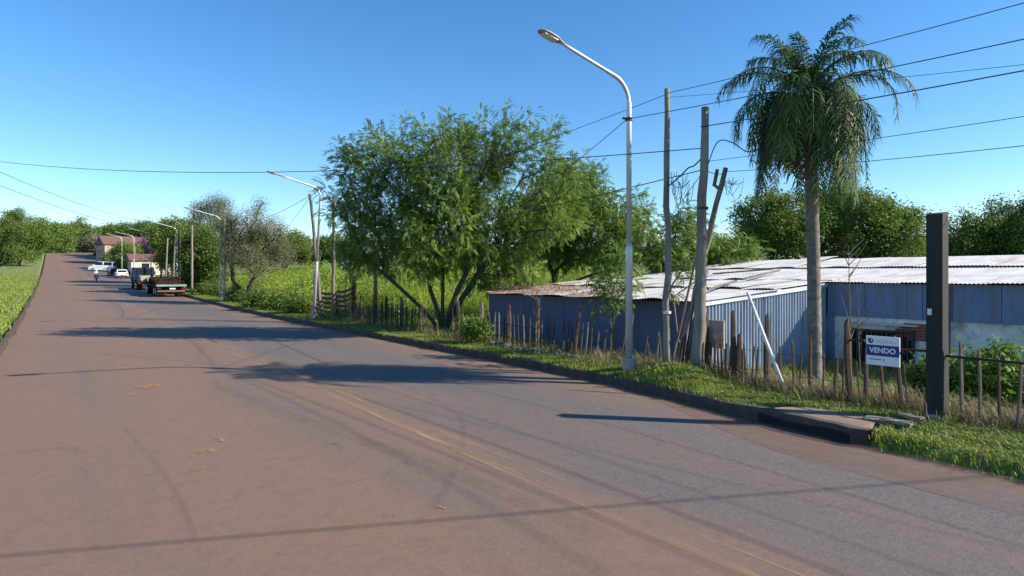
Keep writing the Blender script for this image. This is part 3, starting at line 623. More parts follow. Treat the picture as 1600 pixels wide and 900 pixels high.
# ---------------------------------------------------------------- grass (stuff)
def grass(name, label, cat, n, region, templ, mat, seed, smin=0.7, smax=1.3, accept=None):
    g_ = np.random.default_rng(seed); pos = []
    while len(pos) < n:
        x, y = region(g_)
        if accept and not accept(x, y, g_): continue
        pos.append((x, y, zt(x, y)))
    pos = np.array(pos); a = g_.uniform(0, 6.283, n); c, s_ = np.cos(a), np.sin(a); z0 = np.zeros(n); rot = np.stack([np.stack([c, -s_, z0], 1), np.stack([s_, c, z0], 1), np.stack([z0, z0, z0 + 1], 1)], 1)
    V, Q = scatter(templ, pos, rot, g_.uniform(smin, smax, n)); return tag(npmesh(name, V, Q, mat), label, cat, kind='stuff')
def near(lo, hi, p=1.6): return lambda g_: lo + (hi - lo) * g_.random() ** p
def dens(x, y): return 0.5 + 0.5 * math.sin(1.7 * x + 1.9 * math.sin(0.9 * y)) * math.sin(0.8 * y + 1.3)
SLAB = (9.55, 11.2, 4.35, 6.2)
def verge_ok(x, y, g_):
    if SLAB[2] < y < SLAB[3] and x < 10.5: return False
    return g_.random() < 0.12 + 1.1 * dens(x * 2 + 1, y * 1.6) + 0.35 * dens(x * 5, y * 4)
def verge_reg(g_):
    y = 1.5 + 70 * g_.random() ** 1.9; k = kerb_x(y) + (0.11 if y > 4.4 else 0.06); return (k + (12.0 - k) * g_.random(), y)
lawn = [tuft(9, 0.08, 0.011, 0.9, 300 + i, 0.05) for i in range(4)]
grass('verge_grass', 'short bright green grass on the verge along the kerb', 'grass', 24000, verge_reg, lawn, M['grass_lawn'], 1, 0.6, 1.5, verge_ok)
weed = [tuft(9, 0.3, 0.014, 0.7, 310 + i, 0.06) for i in range(4)]
dry = [tuft(11, 0.42, 0.009, 0.9, 320 + i, 0.07) for i in range(4)]
def fence_reg(g_): y = -2 + 36 * g_.random() ** 1.5; return (11.95 + g_.normal() * 0.28, y)
def dry_ok(x, y, g_): return (7.0 < y < 9.0 or 2 < y < 7 and g_.random() < 0.75 or 9.4 < y < 12 and x < 11.9) or g_.random() < 0.18
grass('dry_grass', 'dry brown straw along the foot of the fence', 'grass', 1150, fence_reg, dry, M['grass_dry'], 2, 0.6, 1.3, dry_ok)
grass('verge_dry_stalks', 'thin dry stalks scattered through the verge grass', 'grass', 700, verge_reg, [tuft(6, 0.2, 0.008, 1.1, 325 + i, 0.08) for i in range(3)], M['grass_dry'], 12, 0.5, 1.4, verge_ok)
grass('fence_weeds', 'green weeds along the foot of the fence', 'grass', 900, fence_reg, weed, M['grass_lawn'], 3, 0.5, 1.2)
def lot_reg(g_): return (12.2 + 8.2 * g_.random(), -3 + 27 * g_.random())
def lot_ok(x, y, g_): return not (x > 14.0 and y > 10.4 and y < 21.3) and not (x > 20.3)
grass('lot_grass', 'mixed green weeds and grass in the yard before the shed', 'grass', 5200, lot_reg, [tuft(9, 0.42, 0.016, 0.8, 330 + i, 0.1) for i in range(4)], M['grass_lawn'], 4, 0.5, 1.3, lot_ok)
grass('lot_dry_grass', 'dry straw patches in the yard before the shed', 'grass', 2600, lot_reg, dry, M['grass_dry'], 5, 0.6, 1.5, lambda x, y, g_: lot_ok(x, y, g_) and dens(x, y) > 0.45)
tall = [tuft(11, 0.55, 0.02, 0.8, 340 + i, 0.25) for i in range(4)]
def hill_reg(g_):
    d = 24 + 66 * g_.random() ** 0.9; p = at(430 + 480 * g_.random(), 430, d); return (p.x, p.y)
grass('hill_grass', 'bright green tall grass covering the rising field behind the fence', 'grass', 17000, hill_reg, tall, M['grass_tall'], 6, 0.6, 1.6, lambda x, y, g_: x > 12.6 and not (x < 28 and y < 21.5))
thick = [tuft(13, 1.3, 0.028, 0.75, 350 + i, 0.3) for i in range(4)]
def thick_reg(g_):
    d = 37 + 30 * g_.random(); p = at(355 + 290 * g_.random() ** 1.1, 430, d); return (p.x, p.y)
grass('tall_grass_thicket', 'head-high bright green grass thicket left of the wooden gate', 'grass', 5200, thick_reg, thick, M['grass_tall'], 7, 0.5, 1.25, lambda x, y, g_: x > 13.2)
BUSH = [twig(18, 0.6, 0.17, 0.055, 370 + i) for i in range(4)]
def bush_cover(name, label, n, reg, hmax, mat, seed, ok):
    g_ = np.random.default_rng(seed); pos = []
    while len(pos) < n:
        x, y = reg(g_)
        if not ok(x, y): continue
        hh = hmax * (0.25 + 0.75 * dens(x * 0.8, y * 0.7)) * (0.6 + 0.4 * math.sin(x * 2.3 + y * 1.7)); pos.append((x, y, zt(x, y) + max(0.1, hh) * g_.random() ** 0.5))
    pos = np.array(pos); V, Q = scatter(BUSH, pos, rot_from(g_.normal(size=(n, 3)), g_.random(n) * 6), g_.uniform(0.6, 1.2, n)); tag(npmesh(name, V, Q, mat), label, 'undergrowth', kind='stuff')
bush_cover('weed_thicket', 'leafy bright green undergrowth rising behind the roadside shrubs and gate', 8500, thick_reg, 2.6, M['grass_tall'], 9, lambda x, y: x > 13.4)
bush_cover('left_verge_weeds', 'ragged green weeds on the left verge past the picture edge', 2500, lambda g_: (-3 - 30 * g_.random(), 25 + 110 * g_.random()), 1.2, M['grass_lawn'], 11, lambda x, y: dens(x, y) > 0.5)
bush_cover('field_weeds', 'low leafy weeds mixed in the field grass', 8000, hill_reg, 0.8, M['grass_tall'], 10, lambda x, y: x > 13 and not (x < 28 and y < 21.5))
grass('far_verge_grass', 'grass along the far left verge', 'grass', 7000, lambda g_: (-1.6 - 25 * g_.random() ** 1.3, 14 + 120 * g_.random() ** 1.3), [tuft(9, 0.22, 0.03, 0.8, 360 + i, 0.15) for i in range(3)], M['grass_lawn'], 8, 0.6, 1.6)

# ---------------------------------------------------------------- street lamps
def street_lamp(loc, label, lean=(0, 0)):
    t_ = thing('street_lamp', loc, label, 'street lamp', 'street lamps along the verge'); x, y, z = loc
    MB().lathe((x, y, z), [(0.17, -0.2), (0.17, 0.26), (0.15, 0.3), (0.07, 0.3)], 14).build('concrete_footing', M['concrete'], t_)
    def q(dx, dz): return Vector((x + dx + lean[0] * dz / 6.6, y + lean[1] * dz / 6.6, z + dz))
    MB().tube([q(0, 0.25), q(0, 2.9), q(0, 3.0)], [0.085, 0.082, 0.07], 12).build('pole', M['galv'], t_, sm=True)
    pts = [q(0, 2.95), q(0, 6.3)]; 
    for i in range(1, 9):
        a = i / 8 * R(76); pts.append(q(-0.62 * (1 - math.cos(a)), 6.3 + 0.62 * math.sin(a)))
    e = pts[-1] - q(0, 0) + Vector((x, y, z)); 
    for i in range(1, 5): pts.append(pts[-1] + Vector((-0.42, 0, 0.105)))
    MB().tube(pts, [0.062] * 2 + [0.05] * 8 + [0.04] * 4, 10).build('arm', M['galv'], t_, sm=True)
    h = pts[-1]; hd = MB(); prof = [(-0.12, 0.045, 0.04), (0.0, 0.07, 0.055), (0.12, 0.13, 0.07), (0.35, 0.15, 0.065), (0.52, 0.12, 0.04), (0.58, 0.06, 0.02)]; rows = []
    for dx, wy, hz in prof:
        rows.append([(h.x - dx, h.y + wy * math.cos(a), h.z + dx * 0.22 + hz * math.sin(a) * (1 if math.sin(a) > 0 else 0.45)) for a in [2 * math.pi * k / 12 for k in range(13)]])
    hd.grid(rows); hd.add([r_ for r_ in rows[-1][:12]], [tuple(range(12))]); hd.build('lamp_head', M['lamp_head'], t_, sm=True)
    MB().box((h.x - 0.3, h.y, h.z + 0.03), (0.36, 0.2, 0.02), M=Matrix.Rotation(R(12), 3, 'Y')).build('diffuser', M['diffuser'], t_)
    return t_
labs = ['nearest tall galvanised street lamp with round concrete footing beside the grassy mound', 'leaning street lamp by the wooden gate', 'third street lamp beside a plain pale pole near the flatbed trailer',
        'street lamp rising behind the flatbed trailer', 'distant street lamp behind the dark blue truck', 'small far street lamp over the parked white car', 'farthest street lamp up the rising road']
for k in range(7):
    y = 10.4 + 22.3 * k; street_lamp((11.06, y, zt(11.06, y)), labs[k], (0.25, -0.4) if k == 1 else (0, 0))

# ---------------------------------------------------------------- wooden poles
def pole(name, base, top, r0, r1, mat, label, cat='utility pole', wob=0.03, seed=0, split=None, group=None, n=12):
    g_ = random.Random(seed); t_ = thing(name, base, label, cat, group); b0, t0 = Vector(base), Vector(top); pts, rr = [], []
    for i in range(n + 1):
        s = i / n; pts.append(b0.lerp(t0, s) + Vector((g_.uniform(-wob, wob), g_.uniform(-wob, wob), -0.25 if i == 0 else 0)) * (1 if 0 < i < n else 0.5)); rr.append((r0 + (r1 - r0) * s) * g_.uniform(0.94, 1.06))
    mb = MB().tube(pts, rr, 9); mb.build('shaft', mat, t_, sm=True); return t_
p1, dp1 = onl(1042, 11.55); p1.z = zt(p1.x, p1.y); P1T = Vector((p1.x, p1.y, hpx(139, dp1)))
o = pole('utility_pole', p1, P1T, 0.088, 0.065, M['wood_pole'], 'tall slim wooden pole right of the nearest lamp with a pale band', seed=1)
MB().lathe((p1.x, p1.y, hpx(488, dp1)), [(0.089, -0.03), (0.1, -0.03), (0.1, 0.03), (0.089, 0.03)], 12).build('metal_band', M['pvc'], o)
p2, dp2 = onl(1091, 11.7); p2.z = zt(p2.x, p2.y); P2T = Vector((p2.x, p2.y - 0.05, hpx(168, dp2))) + Vector((0.09, -0.065, 0))
o = pole('utility_pole', p2, P2T, 0.15, 0.08, M['wood_pole'], 'stout tapering wooden pole carrying most wires beside the broken pickets', seed=2)
MB().lathe(p2.lerp(P2T, 0.62), [(0.115, -0.03), (0.125, -0.03), (0.125, 0.03), (0.115, 0.03)], 12).build('wire_band', M['iron'], o)
P3B = at(1058, 520, 15.9); P3B.z = zt(P3B.x, P3B.y); P3T = at(1133, 262, 15.4)
o = pole('utility_pole', P3B, P3T, 0.085, 0.06, M['wood_pole'], 'slanting forked-top pole leaning behind the two tall poles', seed=3)
q = P3B.lerp(P3T, 0.9); MB().tube([q, q + Vector((-0.1, 0.1, 0.1)), at(1121, 264, 15.4)], [0.05, 0.05, 0.045], 8).build('fork', M['wood_pole'], o, sm=True)
p5, dp5 = onl(521, 11.9); p5.z = zt(p5.x, p5.y); P5T = Vector((p5.x, p5.y, hpx(308, dp5)))
pole('utility_pole', p5, P5T, 0.1, 0.075, M['wood_grey'], 'upright brown pole standing at the wooden gate', seed=4)
p6, dp6 = onl(503, 11.6); p6.z = zt(p6.x, p6.y); P6T = at(484, 303, dp6 + 0.3)
pole('utility_pole', p6, P6T, 0.1, 0.075, M['wood_grey'], 'pole leaning left across the second lamp', seed=5)
p4, dp4 = onl(586, 12.0); p4.z = zt(p4.x, p4.y); P4T = Vector((p4.x, p4.y, hpx(375, dp4)))
pole('dead_trunk', p4, P4T, 0.1, 0.07, M['wood_grey'], 'bare upright trunk post in the fence left of the big tree', 'post', seed=6)
p7, dp7 = onl(351, 11.15); p7.z = zt(p7.x, p7.y); P7T = Vector((p7.x, p7.y, hpx(343, dp7)))
pole('utility_pole', p7, P7T, 0.09, 0.075, M['concrete'], 'plain pale pole right of the third lamp', seed=7, wob=0.005)
PQ = Vector((11.9, -13.0, zt(11.9, -13.0))); pole('utility_pole', PQ, PQ + Vector((0, 0, 7.6)), 0.13, 0.09, M['wood_pole'], 'wooden pole by the camera carrying the wires onward', seed=8)
PL = Vector((-3.2, 40, zt(-3.2, 40))); PLT = PL + Vector((0, 0, 8.3)); pole('utility_pole', PL, PLT, 0.13, 0.09, M['wood_pole'], 'wooden pole on the left verge past the picture edge', seed=9)
far = [(258, 72, 372, 'grey pole over the blue truck cab'), (270, 74, 366, 'second grey pole between the trucks and the thicket'), (281, 64, 352, 'dark pole among the thicket leaves behind the truck'), (211, 118, 386, 'short far pole behind the white car'), (300, 60.5, 352, 'slim pole at the kerb right of the trucks')]
for i, (px, d, py, lab) in enumerate(far):
    q = at(px, 430, d); q.z = zt(q.x, q.y); lean = 4 if i < 2 else 0
    pole('utility_pole', q, at(px + lean, py, d), 0.12, 0.09, M['wood_pole'] if i != 2 else M['wood_dark'], lab, seed=20 + i, group='distant roadside poles', wob=0.01)

# ---------------------------------------------------------------- wires
def wire(a, b_, sag, label, r_=0.011, n=26, group='overhead wires', name='overhead_wire'):
    a, b_ = Vector(a), Vector(b_); pts = [a.lerp(b_, i / n) - Vector((0, 0, 4 * sag * (i / n) * (1 - i / n))) for i in range(n + 1)]
    o = MB().tube(pts, r_, 5).build(name, M['cable'], None, shift=a, sm=True); o.location = a
    return tag(o, label, 'wire', group)
def on2(z): return Vector((p2.x + 0.02, p2.y - 0.05, z))
L1 = Vector((11.06, 10.4, 0.2)); L1c = Vector((11.0, 10.4, 6.2)); QT = PQ + Vector((0, 0, 0))
wire(P1T - Vector((0, 0, 0.12)), P5T - Vector((0, 0, 0.1)), 0.35, 'wire from the slim pole top running left behind the big tree to the gate pole', 0.008)
wire(P1T - Vector((0, 0, 0.1)), (11.9, -13, 7.5), 0.5, 'highest wire rising right from the slim pole top across the palm crown', 0.008)
wire(P1T - Vector((0, 0, 0.2)), (13.8, -10, 4.9), 0.3, 'thin faint wire running level right from the slim pole top', 0.005)
wire(L1c, (11.9, -13, 6.2), 0.35, 'dark wire from the nearest lamp clamp passing the stout pole top to the right', 0.009)
wire(on2(5.82), (11.9, -13, 5.75), 0.3, 'wire leaving the stout pole just below its top to the right', 0.011)
wire(on2(5.03), (11.9, -13, 5.35), 0.3, 'wire leaving the middle of the stout pole to the right', 0.006)
wire(P3T - Vector((0, 0, 0.1)), (12.2, -13, 5.2), 0.55, 'lowest wire sagging right from the forked pole', 0.007)
wire(P3T - Vector((0, 0, 0.15)), on2(4.9), 0.05, 'short wire linking the forked pole and the stout pole', 0.009)
wire(on2(5.34), PLT - Vector((0, 0, 0.25)), 0.62, 'long dark wire crossing the road at left above the lamps', 0.011)
wire(on2(4.85), P4T - Vector((0, 0, 0.05)), 0.12, 'service wire dropping left from the stout pole to the bare trunk post', 0.012)
wire(L1c, (14.5, 23.5, 3.6), 0.1, 'wire slanting down left from the nearest lamp clamp into the trees', 0.009)
wire(on2(4.75), (14.9, 15.0, 1.95), 0.15, 'thin wire slanting from the stout pole down to the shed roof', 0.008)
wire(P6T - Vector((0, 0, 0.1)), (11.06, 54.9, 6.6), 0.5, 'wire from the leaning pole top to the third lamp', 0.012)
wire(P6T - Vector((0, 0, 0.15)), (14, 52, 5.0), 0.3, 'lower wire from the leaning pole into the olive tree', 0.01)
wire(P6T - Vector((0, 0, 0.3)), P5T - Vector((0, 0, 0.5)), 0.1, 'short wire between the leaning pole and the gate pole', 0.01)
wire(PLT - Vector((0, 0, 0.3)), (11.06, 99.6, 9.9), 0.6, 'upper thin wire at far left running up the road', 0.015)
wire(PLT - Vector((0, 0, 1.0)), (11.06, 99.6, 9.2), 0.7, 'lower thin wire at far left running up the road', 0.015)
wire((-6.6, 5.9, 6.2), (23.9, -8.0, 6.2), 0.3, 'wire overhead beside the camera that throws its thin shadow across the road', 0.016)
pole('utility_pole', (-6.6, 5.9, zt(-6.6, 5.9)), (-6.6, 5.9, 6.6), 0.13, 0.1, M['wood_pole'], 'wooden pole left of the camera', seed=31)
pole('utility_pole', (24, -8, zt(24, -8)), (24, -8, 6.6), 0.13, 0.1, M['wood_pole'], 'wooden pole off to the right of the camera', seed=32)
# clamp on lamp 1
MB().lathe((11.06, 10.4, 6.2), [(0.055, -0.04), (0.085, -0.04), (0.085, 0.04), (0.055, 0.04)], 10).box((10.95, 10.4, 6.2), (0.2, 0.04, 0.04)).build('wire_clamp', M['iron'], [o for o in COL.objects if o.get('label') == labs[0]][0])
def cr3(P, n=6):
    P = [Vector(p) for p in P]; out = []
    for i in range(len(P) - 1):
        a, b_, c, d = P[max(0, i - 1)], P[i], P[i + 1], P[min(len(P) - 1, i + 2)]
        for k in range(n):
            t_ = k / n; out.append(0.5 * (2 * b_ + (c - a) * t_ + (2 * a - 5 * b_ + 4 * c - d) * t_ * t_ + (3 * b_ - a - 3 * c + d) * t_ ** 3))
    return out + [P[-1]]
def bundle(label, c, n, r_, seed, hang=0.0):
    g_ = random.Random(seed); mb = MB()
    for i in range(n):       # slack loops hung between two nearby points
        hx = Vector((FY, -FX, 0)); w_ = r_ * g_.uniform(0.5, 1.6); x0 = g_.uniform(-1, 0.2) * r_; dz = g_.uniform(0.2, 2.6) * r_; z0 = g_.uniform(-0.3, 0.6) * r_; y_ = Vector((FX, FY, 0)) * g_.uniform(-0.25, 0.25) * r_
        P_ = [Vector(c) + hx * (x0 + w_ * (k / 5 + g_.uniform(-0.12, 0.12))) + y_ + Vector((0, 0, z0 - dz * math.sin(math.pi * k / 5) ** 0.8 + g_.uniform(-0.1, 0.1) * r_)) for k in range(6)]
        mb.tube(cr3(P_, 4), g_.uniform(0.004, 0.008), 4)
    o = mb.build('wire_bundle', M['cable'], None, shift=c); o.location = c
    return tag(o, label, 'wire')
bundle('tangled loops of black cable hanging left of the stout pole', p2 + Vector((-0.30, 0.22, 4.65 - p2.z)), 11, 0.27, 3, 0.15)
bundle('tangle of black cable around the forked pole top', P3T + Vector((0.14, -0.1, -0.35)), 9, 0.24, 4, 0.1)
pts = [on2(4.1), on2(4.6) + Vector((0.05, -0.05, 0)), on2(5.1) + Vector((0.16, -0.12, 0)), on2(5.4) + Vector((0.32, -0.24, 0.1)), on2(5.45) + Vector((0.55, -0.45, 0)), on2(5.25) + Vector((0.8, -0.65, 0)), on2(5.3) + Vector((1.0, -0.9, 0.05))]
o = MB().tube(cr3(pts), 0.012, 5).build('drop_cable', M['cable'], None, shift=on2(4.1)); o.location = on2(4.1); tag(o, 'thick black cable curving off the right side of the stout pole', 'wire')
o = MB().tube(cr3([on2(5.1), on2(4.95) + Vector((-0.12, 0.09, 0)), on2(4.9) + Vector((-0.22, 0.17, 0)), on2(4.72) + Vector((-0.36, 0.28, 0)), on2(4.55) + Vector((-0.5, 0.42, 0)), on2(4.55) + Vector((-0.3, 0.7, 0)), Vector((p1.x, p1.y - 0.05, 4.75))]), 0.016, 5).build('drop_cable', M['cable'], None, shift=on2(5.1)); o.location = on2(5.1); tag(o, 'thick dark cable sagging between the slim and the stout pole', 'wire')

# ---------------------------------------------------------------- shed
SX, SX2, SX3 = 14.2, 20.63, 27.2          # front eave, wing front, back
SY0, SY1, SW = 10.65, 20.95, 2.0          # near end, far end, wing near end
ZE, ZC, ZT, ZB = 1.81, 2.25, 3.15, -0.75
def zroof(x): return float(np.interp(x, [SX - 0.4, SX, SX2, SX3], [ZE - 0.03, ZE, ZC, ZT]))
shed = thing('shed', (SX, SY0, ZB), 'long low shed with blue walls and a pale corrugated metal roof', 'shed')
g_ = random.Random(12)
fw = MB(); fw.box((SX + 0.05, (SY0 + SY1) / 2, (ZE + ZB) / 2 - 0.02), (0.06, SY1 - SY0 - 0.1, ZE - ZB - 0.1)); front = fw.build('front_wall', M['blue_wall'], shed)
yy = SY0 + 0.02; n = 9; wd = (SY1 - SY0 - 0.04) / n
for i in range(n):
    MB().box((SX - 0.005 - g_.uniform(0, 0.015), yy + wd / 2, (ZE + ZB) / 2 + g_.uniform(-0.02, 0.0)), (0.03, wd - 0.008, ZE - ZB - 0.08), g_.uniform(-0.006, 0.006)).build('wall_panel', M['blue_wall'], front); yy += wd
# corrugated near-end wall, sheet by sheet
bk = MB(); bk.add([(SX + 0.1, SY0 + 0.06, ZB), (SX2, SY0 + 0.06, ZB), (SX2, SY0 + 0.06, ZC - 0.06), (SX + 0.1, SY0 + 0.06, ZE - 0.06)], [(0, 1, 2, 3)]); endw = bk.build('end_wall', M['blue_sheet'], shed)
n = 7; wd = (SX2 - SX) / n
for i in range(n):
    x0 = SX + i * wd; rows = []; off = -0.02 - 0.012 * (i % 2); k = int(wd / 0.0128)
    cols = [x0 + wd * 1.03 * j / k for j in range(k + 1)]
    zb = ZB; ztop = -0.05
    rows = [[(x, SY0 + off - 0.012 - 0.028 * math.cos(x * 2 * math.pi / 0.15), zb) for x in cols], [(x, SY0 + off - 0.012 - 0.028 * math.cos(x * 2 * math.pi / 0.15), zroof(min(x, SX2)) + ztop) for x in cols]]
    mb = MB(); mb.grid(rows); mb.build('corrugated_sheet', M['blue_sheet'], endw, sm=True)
mb = MB(); mb.add([(x, SY0 + dy, zroof(x) + dz) for x in (SX - 0.25, SX2 - 0.02) for dy in (-0.12, -0.09) for dz in (-0.13, 0.0)], [(0, 1, 5, 4), (2, 6, 7, 3), (1, 3, 7, 5), (0, 4, 6, 2), (0, 2, 3, 1), (4, 5, 7, 6)])
mb.build('fascia_board', M['white_trim'], shed)
# wing wall: plaster below, blue sheets above, barred window
wingw = MB().box((SX2 + 0.11, (SY0 + SW) / 2, (1.22 + ZB) / 2), (0.2, SY0 - SW - 0.1, 1.22 - ZB)).build('wing_wall', M['plaster'], shed)
yy = SW
for i, wd in enumerate((1.35, 1.2, 1.3, 1.15, 0.75, 0.42, 1.2, 1.18)):
    if yy + wd > SY0: wd = SY0 - yy - 0.02
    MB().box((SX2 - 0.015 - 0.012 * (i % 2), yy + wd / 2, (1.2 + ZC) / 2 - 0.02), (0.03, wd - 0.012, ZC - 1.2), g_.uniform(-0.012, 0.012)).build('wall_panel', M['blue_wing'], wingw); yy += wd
for i in range(30):       # bare brick patch where plaster fell off
    rw, cc = divmod(i, 5)
    y = 8.25 + cc * 0.23 + (0.11 if rw % 2 else 0) - 0.9; z = 0.6 + rw * 0.085
    if (cc in (0, 4) and rw in (0, 5)) or (cc == 0 and rw < 2): continue
    MB().box((SX2 - 0.002, y, z), (0.05, 0.21, 0.072)).build('brick', M['brick'], wingw)
yw0, yw1, zw0, zw1 = 8.0, 9.75, -0.5, 0.78
win = MB().box((SX2 - 0.003, (yw0 + yw1) / 2, (zw0 + zw1) / 2), (0.03, yw1 - yw0, zw1 - zw0)).build('window', M['painted_dark'], wingw)
for y in (yw0, yw1): MB().box((SX2 - 0.05, y, (zw0 + zw1) / 2), (0.07, 0.07, zw1 - zw0 + 0.14)).build('frame', M['iron'], win)
for z in (zw0, zw1): MB().box((SX2 - 0.052, (yw0 + yw1) / 2, z), (0.07, yw1 - yw0 - 0.07, 0.07)).build('frame', M['iron'], win)
for i in range(1, 12): MB().tube([(SX2 - 0.06, yw0 + (yw1 - yw0) * i / 12, zw0), (SX2 - 0.06, yw0 + (yw1 - yw0) * i / 12, zw1)], 0.012, 6).build('bar', M['concrete'] if 0 else M['wood_grey'], win)
MB().box((SX2 - 0.08, (yw0 + yw1) / 2, 1.0), (0.2, yw1 - yw0 + 0.3, 0.05)).build('lintel', M['white_trim'], wingw)
MB().box((SX2 - 0.05, SY0 - 0.2, (1.2 + ZB) / 2), (0.06, 0.24, 1.2 - ZB)).build('corner_board', M['blue_wing'], wingw)
MB().tube([(SX2 - 0.1, 7.05, ZB), (SX2 - 0.1, 7.05, ZC - 0.1)], 0.03, 8).build('drainpipe', M['wood_grey'], shed)
MB().box((SX2 + 3.2, SY1 - 0.0, (ZC + ZB) / 2), (6.3, 0.08, ZC - ZB - 0.1)).build('far_wall', M['blue_wall'], shed)
MB().box((SX + 3.2, SY1 - 0.03, (ZE + ZB) / 2), (6.2, 0.08, ZE - ZB - 0.12)).build('far_wall', M['blue_wall'], shed)
MB().box((SX3 - 0.3, (SY1 + SW) / 2, (ZT + ZB) / 2 - 0.1), (0.1, SY1 - SW, ZT - ZB - 0.3)).build('back_wall', M['blue_wall'], shed)
MB().add([(SX2 + 0.2, SW + 0.05, ZB), (SX3 - 0.3, SW + 0.05, ZB), (SX3 - 0.3, SW + 0.05, ZT - 0.15), (SX2 + 0.2, SW + 0.05, ZC - 0.06)], [(0, 1, 2, 3)]).build('wing_end_wall', M['blue_sheet'], shed)
# roof sheets, corrugations running down the slope
roof = MB().add([(SX, SY0 + 0.1, ZE - 0.06), (SX2, SY0 + 0.1, ZC - 0.06), (SX2, SY1 - 0.1, ZC - 0.06), (SX, SY1 - 0.1, ZE - 0.06)], [(0, 1, 2, 3)]).build('roof', M['painted_dark'], shed)
def sheet(x0, x1, y0, y1, lift, lift1, mat, tilt=0.0, curl=0.0):
    nx = 6; ny = int((y1 - y0) / 0.016); rows = []
    for j in range(ny + 1):
        y = y0 + (y1 - y0) * j / ny; rows.append([])
        for i in range(nx + 1):
            s = i / nx; x = x0 + (x1 - x0) * s
            rows[-1].append((x, y + tilt * (s - 0.5), zroof(x) + lift * (1 - s) + lift1 * s + 0.012 * math.cos(y * 2 * math.pi / 0.105) + curl * 0.6 * max(0, 0.35 - s) * math.sin(math.pi * j / ny * 1.5) + 0.012 * math.sin(3 * y + 2 * x) * smooth(9.5, 12, y)))
    mb = MB(); mb.grid(rows); return mb.build('roof_sheet', mat, roof, sm=True)
y = SY0 - 0.2; k = 0
while y < SY1 + 0.1:
    wd = 1.08; m_ = M['zinc_rust'] if y > 14.6 and k % 5 else M['zinc']
    if y < SY1 - 0.3:
        sheet(SX - 0.38 - g_.uniform(0, 0.12), 17.6 + g_.uniform(-0.2, 0.2), y, min(y + wd + 0.06, SY1 + 0.25), 0.03 + 0.02 * (k % 2), 0.03, m_, g_.uniform(-0.05, 0.05), g_.uniform(-0.05, 0.22))
        sheet(17.3, 20.9 + g_.uniform(-0.2, 0.2), y, min(y + wd + 0.06, SY1 + 0.25), 0.075 + 0.02 * (k % 2), 0.05 + g_.uniform(0, 0.05), M['zinc'], g_.uniform(-0.05, 0.05), g_.uniform(0, 0.2))
    y += wd; k += 1
y = SW - 0.3; k = 0
while y < SY1 - 0.9:
    wd = 1.08
    e0 = SX2 - 0.32 if y < SY0 - 0.4 else SX2 - 0.1
    sheet(e0, 24.2 + g_.uniform(-0.2, 0.2), y, y + wd + 0.06, 0.04 + 0.02 * (k % 2) + (0.06 if y > SY0 - 0.4 else 0), 0.05, M['zinc'], g_.uniform(-0.06, 0.06), g_.uniform(-0.02, 0.2) if y > SY0 else 0)
    sheet(23.9, SX3 + 0.3 + g_.uniform(-0.15, 0.15), y, y + wd + 0.06, 0.1 + 0.02 * (k % 2), 0.06 + (0.1 if k % 4 == 3 and y > SY0 else 0), M['zinc'], g_.uniform(-0.06, 0.06), g_.uniform(0, 0.12) * (y > SY0))
    y += wd; k += 1
for i, (x0, y0, x1, y1) in enumerate([(15.3, 11.3, 18.6, 12.6), (19.5, 13.0, 22.4, 13.3), (21.4, 15.6, 22.8, 13.8), (17, 16.2, 18, 19)]):
    MB().tube([(x0, y0, zroof(x0) + 0.2), (x1, y1, zroof(x1) + 0.2)], 0.035, 6).build('loose_batten', M['wood_grey'], roof)
# litter of leaves on the left end of the roof
V, Q = scatter(TEMPL['sparse'], np.array([(SX + 1.3 * nprng.random() - 0.3, 14.6 + 6 * nprng.random(), ZE + 0.1 + 0.1 * nprng.random()) for _ in range(170)]), rot_from(nprng.normal(size=(170, 3)), nprng.random(170) * 6), nprng.uniform(0.4, 0.8, 170))
tag(npmesh('leaf_litter', V, Q, M['pod']), 'brown leaf litter lying on the left eave of the shed roof', 'leaf litter', kind='stuff')

# ---------------------------------------------------------------- fence
fz = lambda x, y: zt(x, y)
pk = []
for i in range(7):
    g_ = random.Random(70 + i); mb = MB(); n = 6; c0 = 1 if i < 5 else 0
    pts = [(g_.uniform(-0.25, 0.25) * (k > 0) * 0.6, g_.uniform(-0.25, 0.25) * (k > 0) * 0.6, -0.1 + 1.1 * k / n) for k in range(n + 1)]
    # unit picket: height 1, radius 1 (scaled later)
    pts = [(a, b_, c) for a, b_, c in pts]; rr = [g_.uniform(0.85, 1.1) * (1 if k < n else 0.7) for k in range(n + 1)]
    vs = []; fs = []
    for k, (p, r_) in enumerate(zip(pts, rr)):
        for j in range(6):
            a = 2 * math.pi * j / 6 + 0.3; vs.append((p[0] + r_ * math.cos(a), p[1] + r_ * math.sin(a) * 0.8, p[2] + (0.035 * math.sin(a + i) if k == n else 0)))
    for k in range(n):
        for j in range(6): j2 = (j + 1) % 6; fs.append((k * 6 + j, k * 6 + j2, k * 6 + 6 + j2, k * 6 + 6 + j))
    fs.append(tuple(range(n * 6, n * 6 + 6)))
    me = bpy.data.meshes.new('picket'); me.from_pydata(vs, [], fs); me.materials.append((M['wood_dark'], M['wood_grey'], M['wood_red'])[i % 3]); pk.append(me)
def picket(parent, x, y, h, r_, rx=0.0, ry=0.0, variant=None, name='picket', z=None):
    o = link(name, pk[rng.randrange(7) if variant is None else variant], parent); o0 = origin(parent)
    o.location = Vector((x, y, (fz(x, y) if z is None else z))) - o0; o.scale = (r_, r_, h); o.rotation_euler = (rx, ry, rng.uniform(0, 6.28) if not (rx or ry) else 0)
    return o
def fence(label, loc): return thing('picket_fence', loc, label, 'fence')
fx = 11.85
def fy(px, n=fx): return onl(px, n)[0].y
